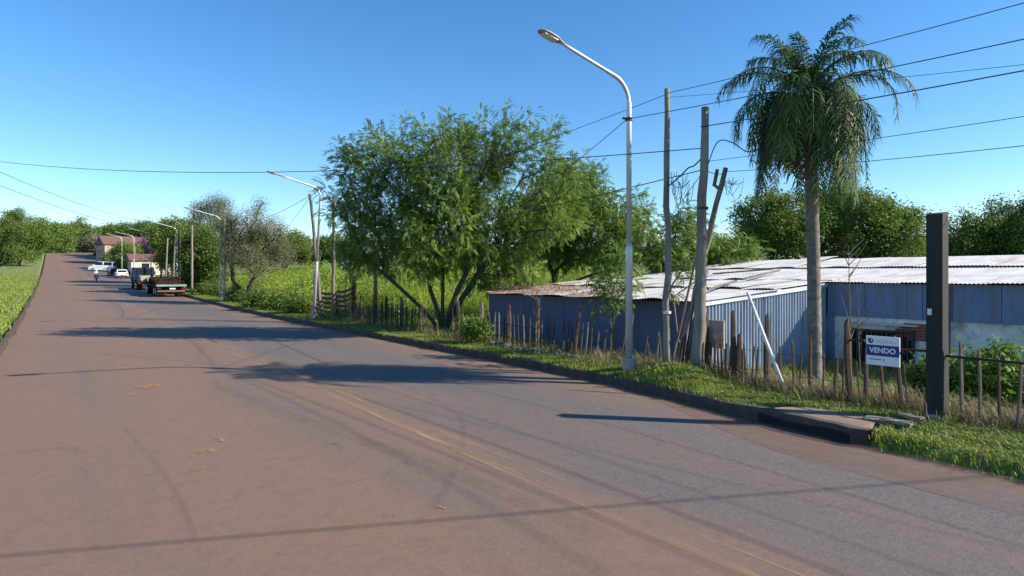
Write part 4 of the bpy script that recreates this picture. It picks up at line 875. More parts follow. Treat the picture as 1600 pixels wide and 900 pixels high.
# far run, closely set pickets with taller posts
fA = fence('run of close rough pickets in front of the big tree and the shed left end', (fx, fy(700), fz(fx, fy(700))))
px = 538
y = fy(538)
while y > fy(876):
    if not (fy(705) < y < fy(668)):
        h = 1.02 + rng.uniform(-0.12, 0.1); picket(fA, fx + rng.uniform(-0.03, 0.03), y, h, rng.uniform(0.022, 0.034), rng.uniform(-0.05, 0.05), rng.uniform(-0.04, 0.04))
    y -= rng.uniform(0.2, 0.27) if y > fy(740) else rng.uniform(0.24, 0.34)
for px, tp, rr in ((563, 462, 0.07), (585, 462, 0.08), (603, 463, 0.07), (627, 465, 0.08), (715, 470, 0.08), (752, 472, 0.07), (795, 476, 0.085), (839, 468, 0.075)):
    p, d = onl(px, fx + 0.06); picket(fA, p.x, p.y, hpx(tp, d) - fz(p.x, p.y), rr, 0, 0.01, name='post')
for zz, r_ in ((0.72, 0.012), (0.3, 0.012)):
    mb = MB(); ya, yb = fy(538), fy(876); n = 40
    mb.tube([(fx - 0.04, ya + (yb - ya) * i / n, fz(fx, ya + (yb - ya) * i / n) + zz + 0.02 * math.sin(i)) for i in range(n + 1)], r_, 5); mb.build('rail_wire', M['iron'], fA)
# middle run: broken, leaning sticks
fB = fence('broken run of leaning sticks between the shed and the nearest lamp', (fx, fy(960), fz(fx, fy(960))))
for px, h, r_, lean in ((885, 1.05, 0.03, 0.1), (897, 1.4, 0.055, 0.12), (914, 1.0, 0.03, 0.1), (941, 0.85, 0.035, 0.12), (953, 0.8, 0.03, 0.02), (968, 0.9, 0.03, 0.2), (977, 1.35, 0.03, 0.18), (1003, 0.85, 0.03, 0.2), (1015, 0.6, 0.025, -0.1), (879, 0.95, 0.03, 0.03), (891, 0.9, 0.03, 0.08), (906, 0.95, 0.03, 0.1), (922, 0.9, 0.03, 0.05), (931, 0.8, 0.03, 0.12), (1024, 0.9, 0.03, 0.1), (1032, 0.8, 0.03, -0.05)):
    p, d = onl(px, fx + 0.1); picket(fB, p.x, p.y, h, r_, lean, 0.03)
# bunch of sticks between the wooden poles
fC = fence('bunch of slanting sticks stacked between the slim and the stout pole', (fx + 0.1, fy(1070), fz(fx, fy(1070))))
for px, h, r_, lean in ((1048, 0.7, 0.03, 0.2), (1058, 0.85, 0.032, 0.2), (1064, 0.9, 0.03, 0.15), (1070, 1.0, 0.035, 0.25), (1076, 1.15, 0.03, 0.22), (1068, 1.9, 0.025, 0.16)):
    p, d = onl(px, fx + 0.12); picket(fC, p.x, p.y, h, r_, lean, 0.02)
o = MB().tube([onl(1046, 12.6)[0] + Vector((0, 0, fz(12.6, 10.6))), at(1087, 405, 15.2)], [0.035, 0.025], 7).build('bamboo_pole', M['pod'], None, shift=(12.6, 10.6, 0)); o.location = (12.6, 10.6, 0)
tag(o, 'pale bamboo pole leaning against the stout pole', 'pole')
# near run on the right with posts, boards and wire
fD = fence('near run of spaced dark sticks and posts below the palm, carrying the sign', (fx, fy(1250), fz(fx, fy(1250))))
for px, tp, r_, nm, v in ((1104, 490, 0.085, 'post', 0), (1147, 487, 0.07, 'post', 3), (1153, 510, 0.06, 'picket', 2), (1197, 492, 0.065, 'post', 3), (1116, 525, 0.035, 'picket', 0), (1124, 520, 0.03, 'picket', 3), (1134, 525, 0.032, 'picket', 6), (1139, 528, 0.03, 'picket', 1),
                          (1166, 532, 0.03, 'picket', 0), (1110, 528, 0.035, 'picket', 0), (1129, 515, 0.03, 'picket', 2), (1160, 540, 0.03, 'picket', 3), (1174, 545, 0.025, 'picket', 0), (1249, 550, 0.022, 'picket', 3), (1316, 560, 0.02, 'picket', 3), (1343, 556, 0.02, 'picket', 0), (1181, 530, 0.03, 'picket', 3), (1219, 534, 0.03, 'picket', 6), (1240, 536, 0.034, 'picket', 0), (1265, 538, 0.034, 'picket', 3), (1285, 540, 0.03, 'picket', 0), (1303, 543, 0.034, 'picket', 6),
                          (1327, 502, 0.072, 'post', 2), (1352, 530, 0.034, 'picket', 3), (1381, 535, 0.036, 'picket', 5), (1408, 528, 0.045, 'post', 0), (1418, 560, 0.016, 'picket', 3)):
    n = fx - 0.25 * smooth(1200, 1420, px); p, d = onl(px, n); picket(fD, n, p.y, (hpx(tp, d) - fz(n, p.y)) * (1 if nm == 'post' else rng.uniform(0.82, 1.1)), r_ * (1 if nm == 'post' else rng.uniform(0.75, 1.25)), rng.uniform(-0.07, 0.07), rng.uniform(-0.04, 0.04), v, nm)
p, d = onl(1119, fx + 0.2)
MB().box((fx + 0.2, p.y, hpx(522, d)), (0.05, 0.4, 0.62), 0.05).build('board', M['concrete'], fD)
def nfx(px): return fx - 0.25 * smooth(1200, 1420, px)
for a, b_, tpy in ((1325, 1352, 531), (1408, 1450, 546)):
    pa, da = onl(a, nfx(a)); pb_, db = onl(b_, nfx(b_))
    MB().tube([(pa.x - 0.03, pa.y, hpx(tpy, da)), (pb_.x - 0.03, pb_.y, hpx(tpy + (2 if a > 1400 else 1), db))], 0.022, 6).build('rail', M['wood_black'], fD)
for zz in (0.35, 0.75):
    mb = MB(); ya, yb = fy(1104), fy(1408); mb.tube([(nfx(1104 + 304 * i / 20) - 0.035, ya + (yb - ya) * i / 20, fz(fx, ya + (yb - ya) * i / 20) + zz + 0.02 * math.sin(2.1 * i)) for i in range(21)], 0.004, 4); mb.build('rail_wire', M['iron'], fD)
# right of the tarred post, out of the photograph's frame
p, d = onl(1464, 11.45); TP = Vector((p.x, p.y, fz(p.x, p.y)))
o = thing('gate_post', TP, 'thick black tarred timber post at the right with a small white tag', 'post'); h = hpx(333, d) - TP.z
MB().add(*(lambda s: ([(TP.x + i * s * (1 if k == 0 else 0.93), TP.y + j * s * (1 if k == 0 else 0.93), TP.z + (-0.3, h * 0.5, h)[k] + (0.02 * i if k == 2 else 0)) for k in range(3) for i, j in ((-1, -1), (1, -1), (1, 1), (-1, 1))],
        [(a + b_, a + (b_ + 1) % 4, a + 4 + (b_ + 1) % 4, a + 4 + b_) for a in (0, 4) for b_ in range(4)] + [(8, 9, 10, 11)]))(0.125)).build('timber', M['wood_black'], o)
MB().box((TP.x - 0.135, TP.y + 0.06, hpx(487, d)), (0.01, 0.06, 0.1)).build('tag', M['pvc'], o)
MB().lathe((TP.x, TP.y, TP.z), [(0.2, -0.1), (0.19, 0.05), (0.12, 0.09)], 9).build('footing', M['concrete'], o)
fE = fence('sparse pickets beyond the tarred post at the far right', (fx, 2.5, fz(fx, 2.5)))
for px in (1503, 1532, 1561, 1590, 1625):
    p, d = onl(px, 11.5); picket(fE, 11.5, p.y, rng.uniform(1.05, 1.25), 0.035, rng.uniform(-0.04, 0.04), 0.02)
MB().tube([(11.45, TP.y - 0.1, 1.22), (11.45, 1.4, 1.2)], 0.022, 6).build('rail', M['wood_black'], fE)
# fallen white pipe leaning on the fence
a, b_ = at(1229, 612, onl(1229, 11.6)[1]), at(1168, 457, onl(1229, 11.6)[1] + 0.7); a.z = fz(a.x, a.y)
o = MB().tube([a, a.lerp(b_, 0.5) + Vector((0, 0, -0.02)), b_], [0.034, 0.034, 0.032], 10).build('white_pipe', M['pvc'], None, shift=a, sm=True); o.location = a
tag(o, 'long white pipe leaning diagonally against the near fence', 'pipe')
# stones along the fence foot
for i in range(26):
    g_ = random.Random(400 + i); px = 770 + 185 * i / 25 + g_.uniform(-3, 3); p, d = onl(px, fx - 0.12 + g_.uniform(-0.08, 0.05)); r_ = g_.uniform(0.08, 0.16); vs = []; fs = []; n, m_ = 7, 5
    for j in range(m_):
        for k in range(n):
            a = 2 * math.pi * k / n; ph = math.pi * (j + 0.5) / m_; q = r_ * g_.uniform(0.8, 1.2); vs.append((q * math.sin(ph) * math.cos(a), q * 1.2 * math.sin(ph) * math.sin(a), 0.7 * q * math.cos(ph)))
    for j in range(m_ - 1):
        for k in range(n): fs.append((j * n + k, (j + 1) * n + k, (j + 1) * n + (k + 1) % n, j * n + (k + 1) % n))
    fs += [tuple(range(n)), tuple(range(m_ * n - 1, (m_ - 1) * n - 1, -1))]
    o = MB().add(vs, fs).build('stone', M['stone'], None, sm=False); o.location = (p.x, p.y, fz(p.x, p.y) + 0.02); tag(o, 'rough grey stone in the row along the foot of the close picket fence', 'stone', 'stones along the fence foot')

# ---------------------------------------------------------------- wooden gate by the second lamp
ga, gb = onl(497, 12.3)[0], onl(553, 12.1)[0]
gate = thing('wooden_gate', (ga.x, ga.y, fz(ga.x, ga.y)), 'sagging gate of dark horizontal boards between posts by the second lamp', 'gate')
for px, tp, r_ in ((492, 425, 0.11), (526, 455, 0.08), (553, 430, 0.12)):
    p, d = onl(px, 12.25); o = picket(gate, p.x, p.y, hpx(tp, d) - fz(p.x, p.y), r_, 0, 0.01, 0, 'post')
for sec, (pa, pb_) in enumerate(((494, 525), (527, 552))):
    for i in range(6):
        a, da = onl(pa, 12.12 + 0.02 * sec); b_, db = onl(pb_, 12.12 + 0.02 * sec); z0 = fz(a.x, a.y) + 0.22 + i * 0.245; z1 = z0 - (0.05 if sec == 0 else -0.28); pts = []
        mb = MB(); rows = []
        for k in range(7):
            s = k / 6; c = a.lerp(b_, s); zc = z0 + (z1 - z0) * s - 0.12 * math.sin(math.pi * s); rows.append([(c.x - 0.02, c.y, zc - 0.065), (c.x - 0.02, c.y, zc + 0.065), (c.x + 0.02, c.y, zc + 0.065), (c.x + 0.02, c.y, zc - 0.065), (c.x - 0.02, c.y, zc - 0.065)])
        mb.grid(rows); mb.build('board', M['wood_dark'], gate)
    for s in (0.1, 0.5, 0.9):
        a, _ = onl(pa, 12.17); b_, _ = onl(pb_, 12.17); c = a.lerp(b_, s); MB().box((c.x + 0.02, c.y, fz(c.x, c.y) + 0.9 + 0.14 * sec), (0.04, 0.09, 1.55)).build('batten', M['wood_dark'], gate)
# far field fence posts left of the gate
fF = fence('row of short dark posts in the weeds left of the wooden gate', (12.4, 40, fz(12.4, 40)))
for px in (372, 392, 415, 436, 455, 474): 
    p, d = onl(px, 12.5); picket(fF, p.x, p.y, 1.25, 0.06, 0.03, 0, 0, 'post')
for zz in (0.5, 0.95):
    ya, yb = fy(372, 12.5), fy(474, 12.5); MB().tube([(12.45, ya + (yb - ya) * i / 10, fz(12.45, ya + (yb - ya) * i / 10) + zz) for i in range(11)], 0.012, 4).build('rail_wire', M['iron'], fF)

# ---------------------------------------------------------------- sign VENDO
SP, SD = onl(1379, 11.5); sw, sh = 0.54, 0.5; sz = hpx(548.5, SD)
sign = thing('for_sale_sign', (11.5, SP.y, sz - sh / 2), 'white board sign with blue band reading VENDO tied to the fence', 'sign')
tilt = -0.01
rz = -math.pi / 2
board = MB().box((11.5, SP.y, sz), (0.02, sw, sh)).build('board', M['sign_white'], sign)
MB().box((11.488, SP.y, sz + 0.005), (0.004, sw - 0.012, 0.185)).build('band', M['sign_blue'], sign)
def text(body, size, loc, mat, parent, off=0.0):
    cu = bpy.data.curves.new('lettering', 'FONT'); cu.body = body; cu.size = size; cu.align_x = 'CENTER'; cu.align_y = 'CENTER'; cu.offset = off; cu.extrude = 0.001
    to = bpy.data.objects.new('tmp', cu); COL.objects.link(to); dg = bpy.context.evaluated_depsgraph_get(); me = bpy.data.meshes.new_from_object(to.evaluated_get(dg)); bpy.data.objects.remove(to)
    me.materials.clear(); me.materials.append(mat); o = link('lettering', me, parent); o.location = Vector(loc) - origin(parent); o.rotation_euler = (R(90), 0, R(-90)); return o
text('VENDO', 0.122, (11.484, SP.y, sz + 0.004), M['sign_white'], sign, 0.004)
lg = MB(); lg.lathe((11.487, SP.y + 0.19, sz + 0.165), [(0.042, -0.002), (0.042, 0.002)], 14, 'X'); lg.box((11.486, SP.y + 0.22, sz + 0.19), (0.003, 0.03, 0.035), M=Matrix.Rotation(R(30), 3, 'X')); lg.build('logo', M['sign_navy'], sign)
MB().box((11.4835, SP.y + 0.178, sz + 0.172), (0.002, 0.022, 0.03), M=Matrix.Rotation(R(-25), 3, 'X')).build('logo_mark', M['sign_white'], sign)
for zz, y0, y1 in ((0.175, 0.1, -0.16), (0.145, 0.1, -0.22)): MB().box((11.488, SP.y + (y0 + y1) / 2, sz + zz), (0.003, y0 - y1, 0.009)).build('small_print', M['sign_grey'], sign)
g_ = random.Random(3); yy = SP.y + 0.22
while yy > SP.y + 0.02:
    l = g_.uniform(0.015, 0.045); MB().box((11.488, yy - l / 2, sz - 0.15), (0.003, l, 0.018)).build('small_print', M['sign_navy'], sign); yy -= l + 0.012
MB().box((11.488, SP.y - 0.02, sz - 0.15), (0.003, 0.012, 0.035)).build('small_print', M['sign_navy'], sign)

# ---------------------------------------------------------------- drain inlet with slab
dr = thing('drain_inlet', (9.7, 5.8, 0), 'kerbside storm drain with red stained concrete slab and painted dark opening', 'drain')
rows = []
for y, x0, x1 in ((6.0, 9.9, 10.25), (5.8, 9.84, 10.45), (5.4, 9.76, 10.6), (4.9, 9.73, 10.65), (4.5, 9.74, 10.5)):
    rows.append([(x0, y, 0.05), (x0 - 0.01, y, 0.232 + 0.006 * math.sin(y * 5)), (x0 + 0.05, y, 0.24), (x1, y, 0.225 + 0.01 * math.sin(y * 7)), (x1 + 0.02, y, 0.05)])
mb = MB(); mb.grid(rows); mb.add([rows[-1][k] for k in range(5)], [(0, 1, 2, 3, 4)]); mb.add([rows[0][k] for k in range(5)], [(4, 3, 2, 1, 0)]); mb.build('slab', M['concrete_red'], dr)
op = MB(); ro = []
for i in range(9):
    y = 4.55 + 1.6 * i / 8; x = kerb_x(y); ro.append([(x - 0.02, y, -0.05), (x - 0.02, y, 0.15 + 0.02 * math.sin(i)), (x + 0.1, y, 0.17), (x + 0.1, y, -0.05), (x - 0.02, y, -0.05)])
op.grid(ro); op.build('opening', M['painted_dark'], dr)  # solid near-black box on the kerb face; colour stands in for recess shade
# cracked flat slabs on the verge right of it
for i, (px, py, w_, l_) in enumerate(((1380, 655, 0.36, 0.5), (1402, 660, 0.28, 0.42), (1424, 655, 0.2, 0.3))):
    q = at(px, py, F * (HC - 0.25) / (py - 430)); o = MB().box((0, 0, 0), (w_, l_, 0.035)).build('concrete_slab', M['concrete_dirty'], None); o.location = (q.x, q.y, zt(q.x, q.y) + 0.04 + 0.03 * i); o.rotation_euler = (0.02, 0.02 * i, 0.25 - 0.2 * i)
    tag(o, ('large flat broken concrete slab lying on the verge before the sign', 'narrow broken concrete slab overlapping the large one before the sign', 'smallest broken concrete slab nearest the tarred post')[i], 'slab', 'broken slabs on the verge')

# ---------------------------------------------------------------- bare saplings
def bare(label, base, h, seed, n=9, r0=0.02, spread=0.5):
    g_ = random.Random(seed); root = thing('bare_sapling', base, label, 'sapling'); b0 = Vector(base); mb = MB(); pts = [b0 + Vector((0.06 * math.sin(3 * s / 8 + seed), 0.06 * math.cos(2.2 * s / 8 + seed), h * s / 8)) for s in range(9)]
    mb.tube(pts, [r0 * (1 - 0.8 * s / 8) for s in range(9)], 6); st = mb.build('stem', M['bark_grey'], root)
    for i in range(n):
        s = g_.uniform(0.35, 0.95); q = b0.lerp(pts[-1], s); a = g_.uniform(0, 6.28); l = h * 0.3 * g_.uniform(0.4, 1) * spread * 2; d_ = Vector((math.cos(a), math.sin(a), g_.uniform(0.5, 1.4))).normalized()
        MB().tube([q, q + d_ * l * 0.5, q + d_ * l + Vector((0, 0, g_.uniform(-0.1, 0.1)))], [r0 * 0.4, r0 * 0.3, r0 * 0.12], 4).build('twig', M['bark_grey'], root)
p, d = onl(838, 12.6); bare('leafless sapling before the dark blue shed wall', (p.x, p.y, fz(p.x, p.y)), 2.0, 1, 12, 0.03)
p, d = onl(1325, 14.6); bare('tall thin leafless sapling right of the palm before the wing wall', (p.x, p.y, fz(p.x, p.y)), 3.6, 2, 12, 0.028, 0.4)
p, d = onl(1344, 17.5); bare('slender leafless sapling beside the barred window', (p.x, p.y, fz(p.x, p.y)), 2.6, 4, 8, 0.025, 0.3)

# ---------------------------------------------------------------- vehicles
def wheel(parent, x, y, r_, w_, name='wheel'):
    t_ = MB().lathe((x, y, r_), [(r_ * 0.62, -w_ / 2), (r_ * 0.93, -w_ / 2), (r_, -w_ / 2 + 0.03), (r_, w_ / 2 - 0.03), (r_ * 0.93, w_ / 2), (r_ * 0.62, w_ / 2)], 18, 'X').build(name, M['rubber'], parent, sm=False)
    MB().lathe((x, y, r_), [(r_ * 0.6, -w_ / 2 - 0.01), (r_ * 0.25, -w_ / 2 - 0.02), (r_ * 0.25, w_ / 2 + 0.02), (r_ * 0.6, w_ / 2 + 0.01)], 14, 'X').build('rim', M['rim'], t_)
    return t_
def place(o, px, d, rz, n=None):
    q = at(px, 430, d); o.location = (q.x, q.y, zr(q.x, q.y)); o.rotation_euler = (math.atan((zroad(q.y + 2) - zroad(q.y - 2)) / 4) * math.cos(rz), 0, rz); return o
def car(name, label, cat, body_prof, cabin, width, paint, wb, r_=0.31, group=None):
    """profiles in (y,z), +y forward"""
    t_ = thing(name, (0, 0, 0), label, cat, group); W = width / 2
    def loft(prof, insets):
        mb = MB(); rows = []
        for x, sc in insets:
            cy = sum(p[0] for p in prof) / len(prof); cz = min(p[1] for p in prof); rows.append([(x, cy + (y - cy) * sc, cz + (z - cz) * (0.5 + 0.5 * sc)) for y, z in prof] + [(x, cy + (prof[0][0] - cy) * sc, cz + (prof[0][1] - cz) * (0.5 + 0.5 * sc))])
        mb.grid(rows); n = len(prof); mb.add(rows[0][:n], [tuple(range(n))]); mb.add(rows[-1][:n], [tuple(range(n - 1, -1, -1))]); return mb
    loft(body_prof, [(-W, 0.96), (-W + 0.06, 1), (W - 0.06, 1), (W, 0.96)]).build('body', paint, t_)
    cz0 = min(z for _, z in cabin); cb = MB(); n = len(cabin); tp = max(z for _, z in cabin); rows = []
    for sg in (-1, 1): rows.append([(sg * (W - 0.06 - 0.17 * (z - cz0) / (tp - cz0)), y, z) for y, z in cabin])
    cb.add(rows[0] + rows[1], [tuple(range(n)), tuple(range(2 * n - 1, n - 1, -1))] + [(i, i + n, (i + 1) % n + n, (i + 1) % n) for i in range(n)]); cb.build('cabin', paint, t_)
    h = tp - cz0
    for sg in (-1, 1):
        lo, hi = cz0 + 0.08, tp - 0.1; ys_ = [y for y, z in cabin]; y0, y1 = min(ys_) + 0.25, max(ys_) - 0.35; ym = (y0 + y1) / 2
        for a, b_ in ((y0, ym - 0.05), (ym + 0.05, y1)):
            def sx(z): return sg * (W - 0.06 - 0.17 * (z - cz0) / h + 0.006)
            MB().add([(sx(lo), a, lo), (sx(lo), b_, lo), (sx(hi), b_ - 0.12, hi), (sx(hi), a + 0.1, hi)], [(0, 1, 2, 3) if sg > 0 else (3, 2, 1, 0)]).build('side_window', M['glass'], t_)
    cab = sorted(cabin); 
    def pane(pa, pb_, off, nm):
        w0, w1 = W - 0.16, W - 0.3; d_ = Vector((0, pb_[1] - pa[1], -(pb_[0] - pa[0]))).normalized() * off
        A = [(-w0, *pa), (w0, *pa), (w1, *pb_), (-w1, *pb_)]; s0 = 0.12
        A = [Vector(A[0]).lerp(Vector(A[3]), s0), Vector(A[1]).lerp(Vector(A[2]), s0), Vector(A[2]).lerp(Vector(A[1]), s0), Vector(A[3]).lerp(Vector(A[0]), s0)]
        MB().add([a + d_ for a in A], [(0, 1, 2, 3)]).build(nm, M['glass'], t_)
    pane(cabin[-1], cabin[-2], 0.0, 'rear_window') if 0 else None
    rb, rt = cabin[0], cabin[1]; fb, ft = cabin[-1], cabin[-2]
    pane(rb, rt, -0.012 if rt[0] > rb[0] else 0.012, 'rear_window'); pane(fb, ft, 0.012, 'windscreen')
    ry_, fy_ = min(y for y, z in body_prof), max(y for y, z in body_prof)
    for sg in (-1, 1):
        MB().box((sg * (W - 0.2), ry_ + 0.02, 0.78), (0.26, 0.1, 0.16)).build('tail_light', M['tail_red'], t_); MB().box((sg * (W - 0.25), fy_ - 0.04, 0.62), (0.3, 0.12, 0.14)).build('headlight', M['diffuser'], t_)
        for y in (-wb / 2, wb / 2): wheel(t_, sg * (W - 0.1), y, r_, 0.2)
    MB().box((0, ry_ + 0.02, 0.42), (width - 0.16, 0.14, 0.16)).build('bumper', M['chassis'], t_); MB().box((0, ry_ - 0.01, 0.62), (0.4, 0.05, 0.12)).build('number_plate', M['white_paint'], t_)
    return t_
SEDAN = [(-2.0, 0.3), (-2.05, 0.75), (-1.95, 0.92), (-1.2, 0.95), (0.8, 0.93), (1.85, 0.78), (2.05, 0.6), (2.05, 0.3), (1.6, 0.22), (-1.6, 0.22)]
CAB = [(-1.85, 0.92), (-1.45, 1.38), (-0.7, 1.46), (0.2, 1.42), (1.0, 0.92)]
car_w = car('parked_car', 'small white hatchback parked ahead of the dark blue truck', 'car', SEDAN, CAB, 1.7, M['white_paint'], 2.5); place(car_w, 189.5, 104, 0.0)
car_d = car('parked_car', 'dark car parked just beyond the white hatchback', 'car', SEDAN, CAB, 1.7, M['dark_paint'], 2.5); place(car_d, 178.5, 110, 0.05)
VAN = [(-2.3, 0.3), (-2.35, 1.0), (-2.3, 1.1), (1.3, 1.1), (2.1, 0.95), (2.3, 0.7), (2.3, 0.3), (1.8, 0.22), (-1.8, 0.22)]
VCAB = [(-2.28, 1.1), (-2.2, 1.85), (-1.9, 1.95), (0.6, 1.93), (1.5, 1.1)]
van = car('van', 'white van crossing the road in the distance', 'van', VAN, VCAB, 1.8, M['white_paint'], 2.9, 0.33); place(van, 160, 126, R(62))
car_f = car('parked_car', 'dark car far up at the crest of the road', 'car', SEDAN, CAB, 1.7, M['dark_paint'], 2.5); place(car_f, 151, 185, 0)
def trailer(t_, L, W):
    MB().box((0, 0, 1.02), (2.44, L - 0.1, 0.14)).build('deck', M['chassis'], t_)
    MB().box((0, -L / 2 - 0.02, 1.08), (2.5, 0.3, 0.18)).build('tail_beam', M['deck_green'], t_)
    for sg in (-1, 1):
        for y in (-L / 2 + 1.3, -L / 2 + 2.45, L / 2 - 1.4):
            wheel(t_, sg * (W - 0.16), y, 0.48, 0.26); wheel(t_, sg * (W - 0.46), y, 0.48, 0.26)
        MB().box((sg * 1.0, -L / 2 + 0.0, 0.82), (0.3, 0.1, 0.14)).build('tail_light', M['tail_red'], t_); MB().box((sg * 0.9, -L / 2 + 0.35, 0.5), (0.62, 0.03, 0.6)).build('mud_flap', M['rubber'], t_)
        for k in range(5): MB().box((sg * 1.18, -L / 2 + 1.0 + k * 1.7, 1.3), (0.07, 0.09, 0.45)).build('stake', M['chassis'], t_)
    ld = MB(); g_ = random.Random(9)
    for i in range(17):
        y = -L / 2 + 1.2 + i * 0.38; ld.box((g_.uniform(-0.1, 0.1), y, 1.3 + 0.13 * (i % 3)), (2.1, 0.1, 0.45), g_.uniform(-0.15, 0.15))
    for x in (-0.9, -0.3, 0.4, 0.95): ld.box((x, 0.1, 1.52 + 0.05 * x), (0.12, L - 2.6, 0.26))
    for i in range(6): ld.tube([(g_.uniform(-0.9, 0.9), -L / 2 + 1 + g_.random(), 1.6), (g_.uniform(-0.9, 0.9), L / 2 - 1 - g_.random() * 3, 1.75 + g_.random() * 0.2)], 0.05, 6)
    ld.build('load', M['rust_load'], t_)
    MB().box((0, -L / 2 + 0.15, 0.55), (2.3, 0.14, 0.16)).build('bumper', M['orange'], t_)
    MB().box((0.1, -L / 2 + 0.06, 0.8), (0.5, 0.04, 0.16)).build('number_plate', M['white_paint'], t_)
    return t_
def truck(name, label, L, paint, kind):
    t_ = thing(name, (0, 0, 0), label, 'truck'); W = 1.2
    ch = MB()
    for sg in (-1, 1): ch.box((sg * 0.42, 0, 0.78), (0.12, L - 0.4, 0.22))
    for y in np.linspace(-L / 2 + 0.6, L / 2 - 0.6, 6): ch.box((0, y, 0.78), (0.72, 0.12, 0.16))
    ch.build('chassis', M['chassis'], t_)
    fy_ = L / 2
    if kind == 0: return trailer(t_, L, W)
    cp = [(fy_ - 1.9, 0.65), (fy_ - 1.9, 2.35), (fy_ - 1.75, 2.5), (fy_ - 0.75, 2.5), (fy_ - 0.45, 2.3), (fy_ - 0.1, 1.5), (fy_, 1.3), (fy_, 0.65)]
    MB().prism(cp, -W + 0.08, W - 0.08).build('cab', paint, t_)
    for sg in (-1, 1):
        MB().add([(sg * (W - 0.07), fy_ - 1.55, 1.5), (sg * (W - 0.07), fy_ - 0.35, 1.5), (sg * (W - 0.07), fy_ - 0.62, 2.2), (sg * (W - 0.07), fy_ - 1.55, 2.2)], [(0, 1, 2, 3)]).build('side_window', M['glass'], t_)
        MB().box((sg * (W + 0.12), fy_ - 0.35, 1.85), (0.2, 0.06, 0.36)).build('mirror', M['chassis'], t_)
        wheel(t_, sg * (W - 0.18), fy_ - 1.05, 0.48, 0.28)
        for y in ((-L / 2 + 1.4, -L / 2 + 2.55) if kind == 0 else (-L / 2 + 1.6,)):
            wheel(t_, sg * (W - 0.16), y, 0.48, 0.26); wheel(t_, sg * (W - 0.46), y, 0.48, 0.26)
    MB().box((0, fy_ - 1.905, 2.0), (1.5, 0.02, 0.5)).build('rear_window', M['glass'], t_)
    MB().add([(-0.95, fy_ - 0.42, 2.27), (0.95, fy_ - 0.42, 2.27), (0.95, fy_ - 0.1, 1.56), (-0.95, fy_ - 0.1, 1.56)], [(0, 1, 2, 3)]).build('windscreen', M['glass'], t_)
    MB().box((0, -1.1, 1.0), (2.4, L - 2.3, 0.14)).build('deck', M['chassis'], t_)
    MB().box((0.1, -0.6, 1.35), (1.7, 2.4, 0.55)).build('tarp_load', M['tarp'], t_)
    for sg in (-1, 1):
        MB().box((sg * 1.15, -L / 2 + 0.5, 1.75), (0.1, 0.9, 1.4)).build('side_gate', paint, t_)
        MB().box((sg * 1.0, -L / 2 + 0.02, 0.86), (0.3, 0.1, 0.16)).build('tail_light', M['tail_red'], t_)
    MB().tube([(0.3, -L / 2 + 1.2, 1.1), (0.3, -L / 2 + 1.0, 2.6), (0.2, -L / 2 - 0.2, 2.3)], 0.12, 8).build('crane_arm', paint, t_)
    return t_
tk = truck('flatbed_trailer', 'low dark flatbed trailer with rusty red load and pale green tail at the kerb', 9.0, M['truck_blue'], 0); q = onl(278, 8.95)[0]; yt = 66.5 + 4.4
tk.location = (9.05, yt, zr(9.05, yt)); tk.rotation_euler = (0.016, 0, 0)
tk2 = truck('blue_truck', 'dark blue truck with cream covered load parked ahead of the flatbed trailer', 8.0, M['truck_blue'], 1); yt = 84
tk2.location = (8.8, yt, zr(8.8, yt)); tk2.rotation_euler = (0.025, 0, 0)
# motorcycle and rider
mx = at(150.5, 430, 92)
mc = thing('motorcycle', (0, 0, 0), 'small motorcycle ridden towards the camera in the far lane', 'motorcycle')
for y in (-0.62, 0.62): wheel(mc, 0, y, 0.29, 0.1)
MB().tube([(0, -0.62, 0.3), (0, -0.2, 0.45), (0, 0.3, 0.5), (0, 0.45, 0.85)], 0.06, 8).build('frame', M['chassis'], mc)
MB().tube([(0, 0.62, 0.3), (0, 0.5, 0.7), (0, 0.42, 0.98)], 0.04, 8).build('fork', M['rim'], mc)
MB().tube([(-0.34, 0.3, 1.02), (0, 0.42, 1.0), (0.34, 0.3, 1.02)], 0.02, 6).build('handlebar', M['chassis'], mc)
MB().lathe((0, 0.15, 0.72), [(0.08, -0.14), (0.15, -0.05), (0.15, 0.05), (0.08, 0.14)], 10, 'X').build('fuel_tank', M['tail_red'], mc)
MB().box((0, -0.35, 0.76), (0.24, 0.7, 0.1)).build('seat', M['rubber'], mc)
MB().lathe((0, 0.55, 0.88), [(0.05, -0.05), (0.09, 0.0), (0.05, 0.05)], 10, 'X').build('headlight', M['diffuser'], mc)
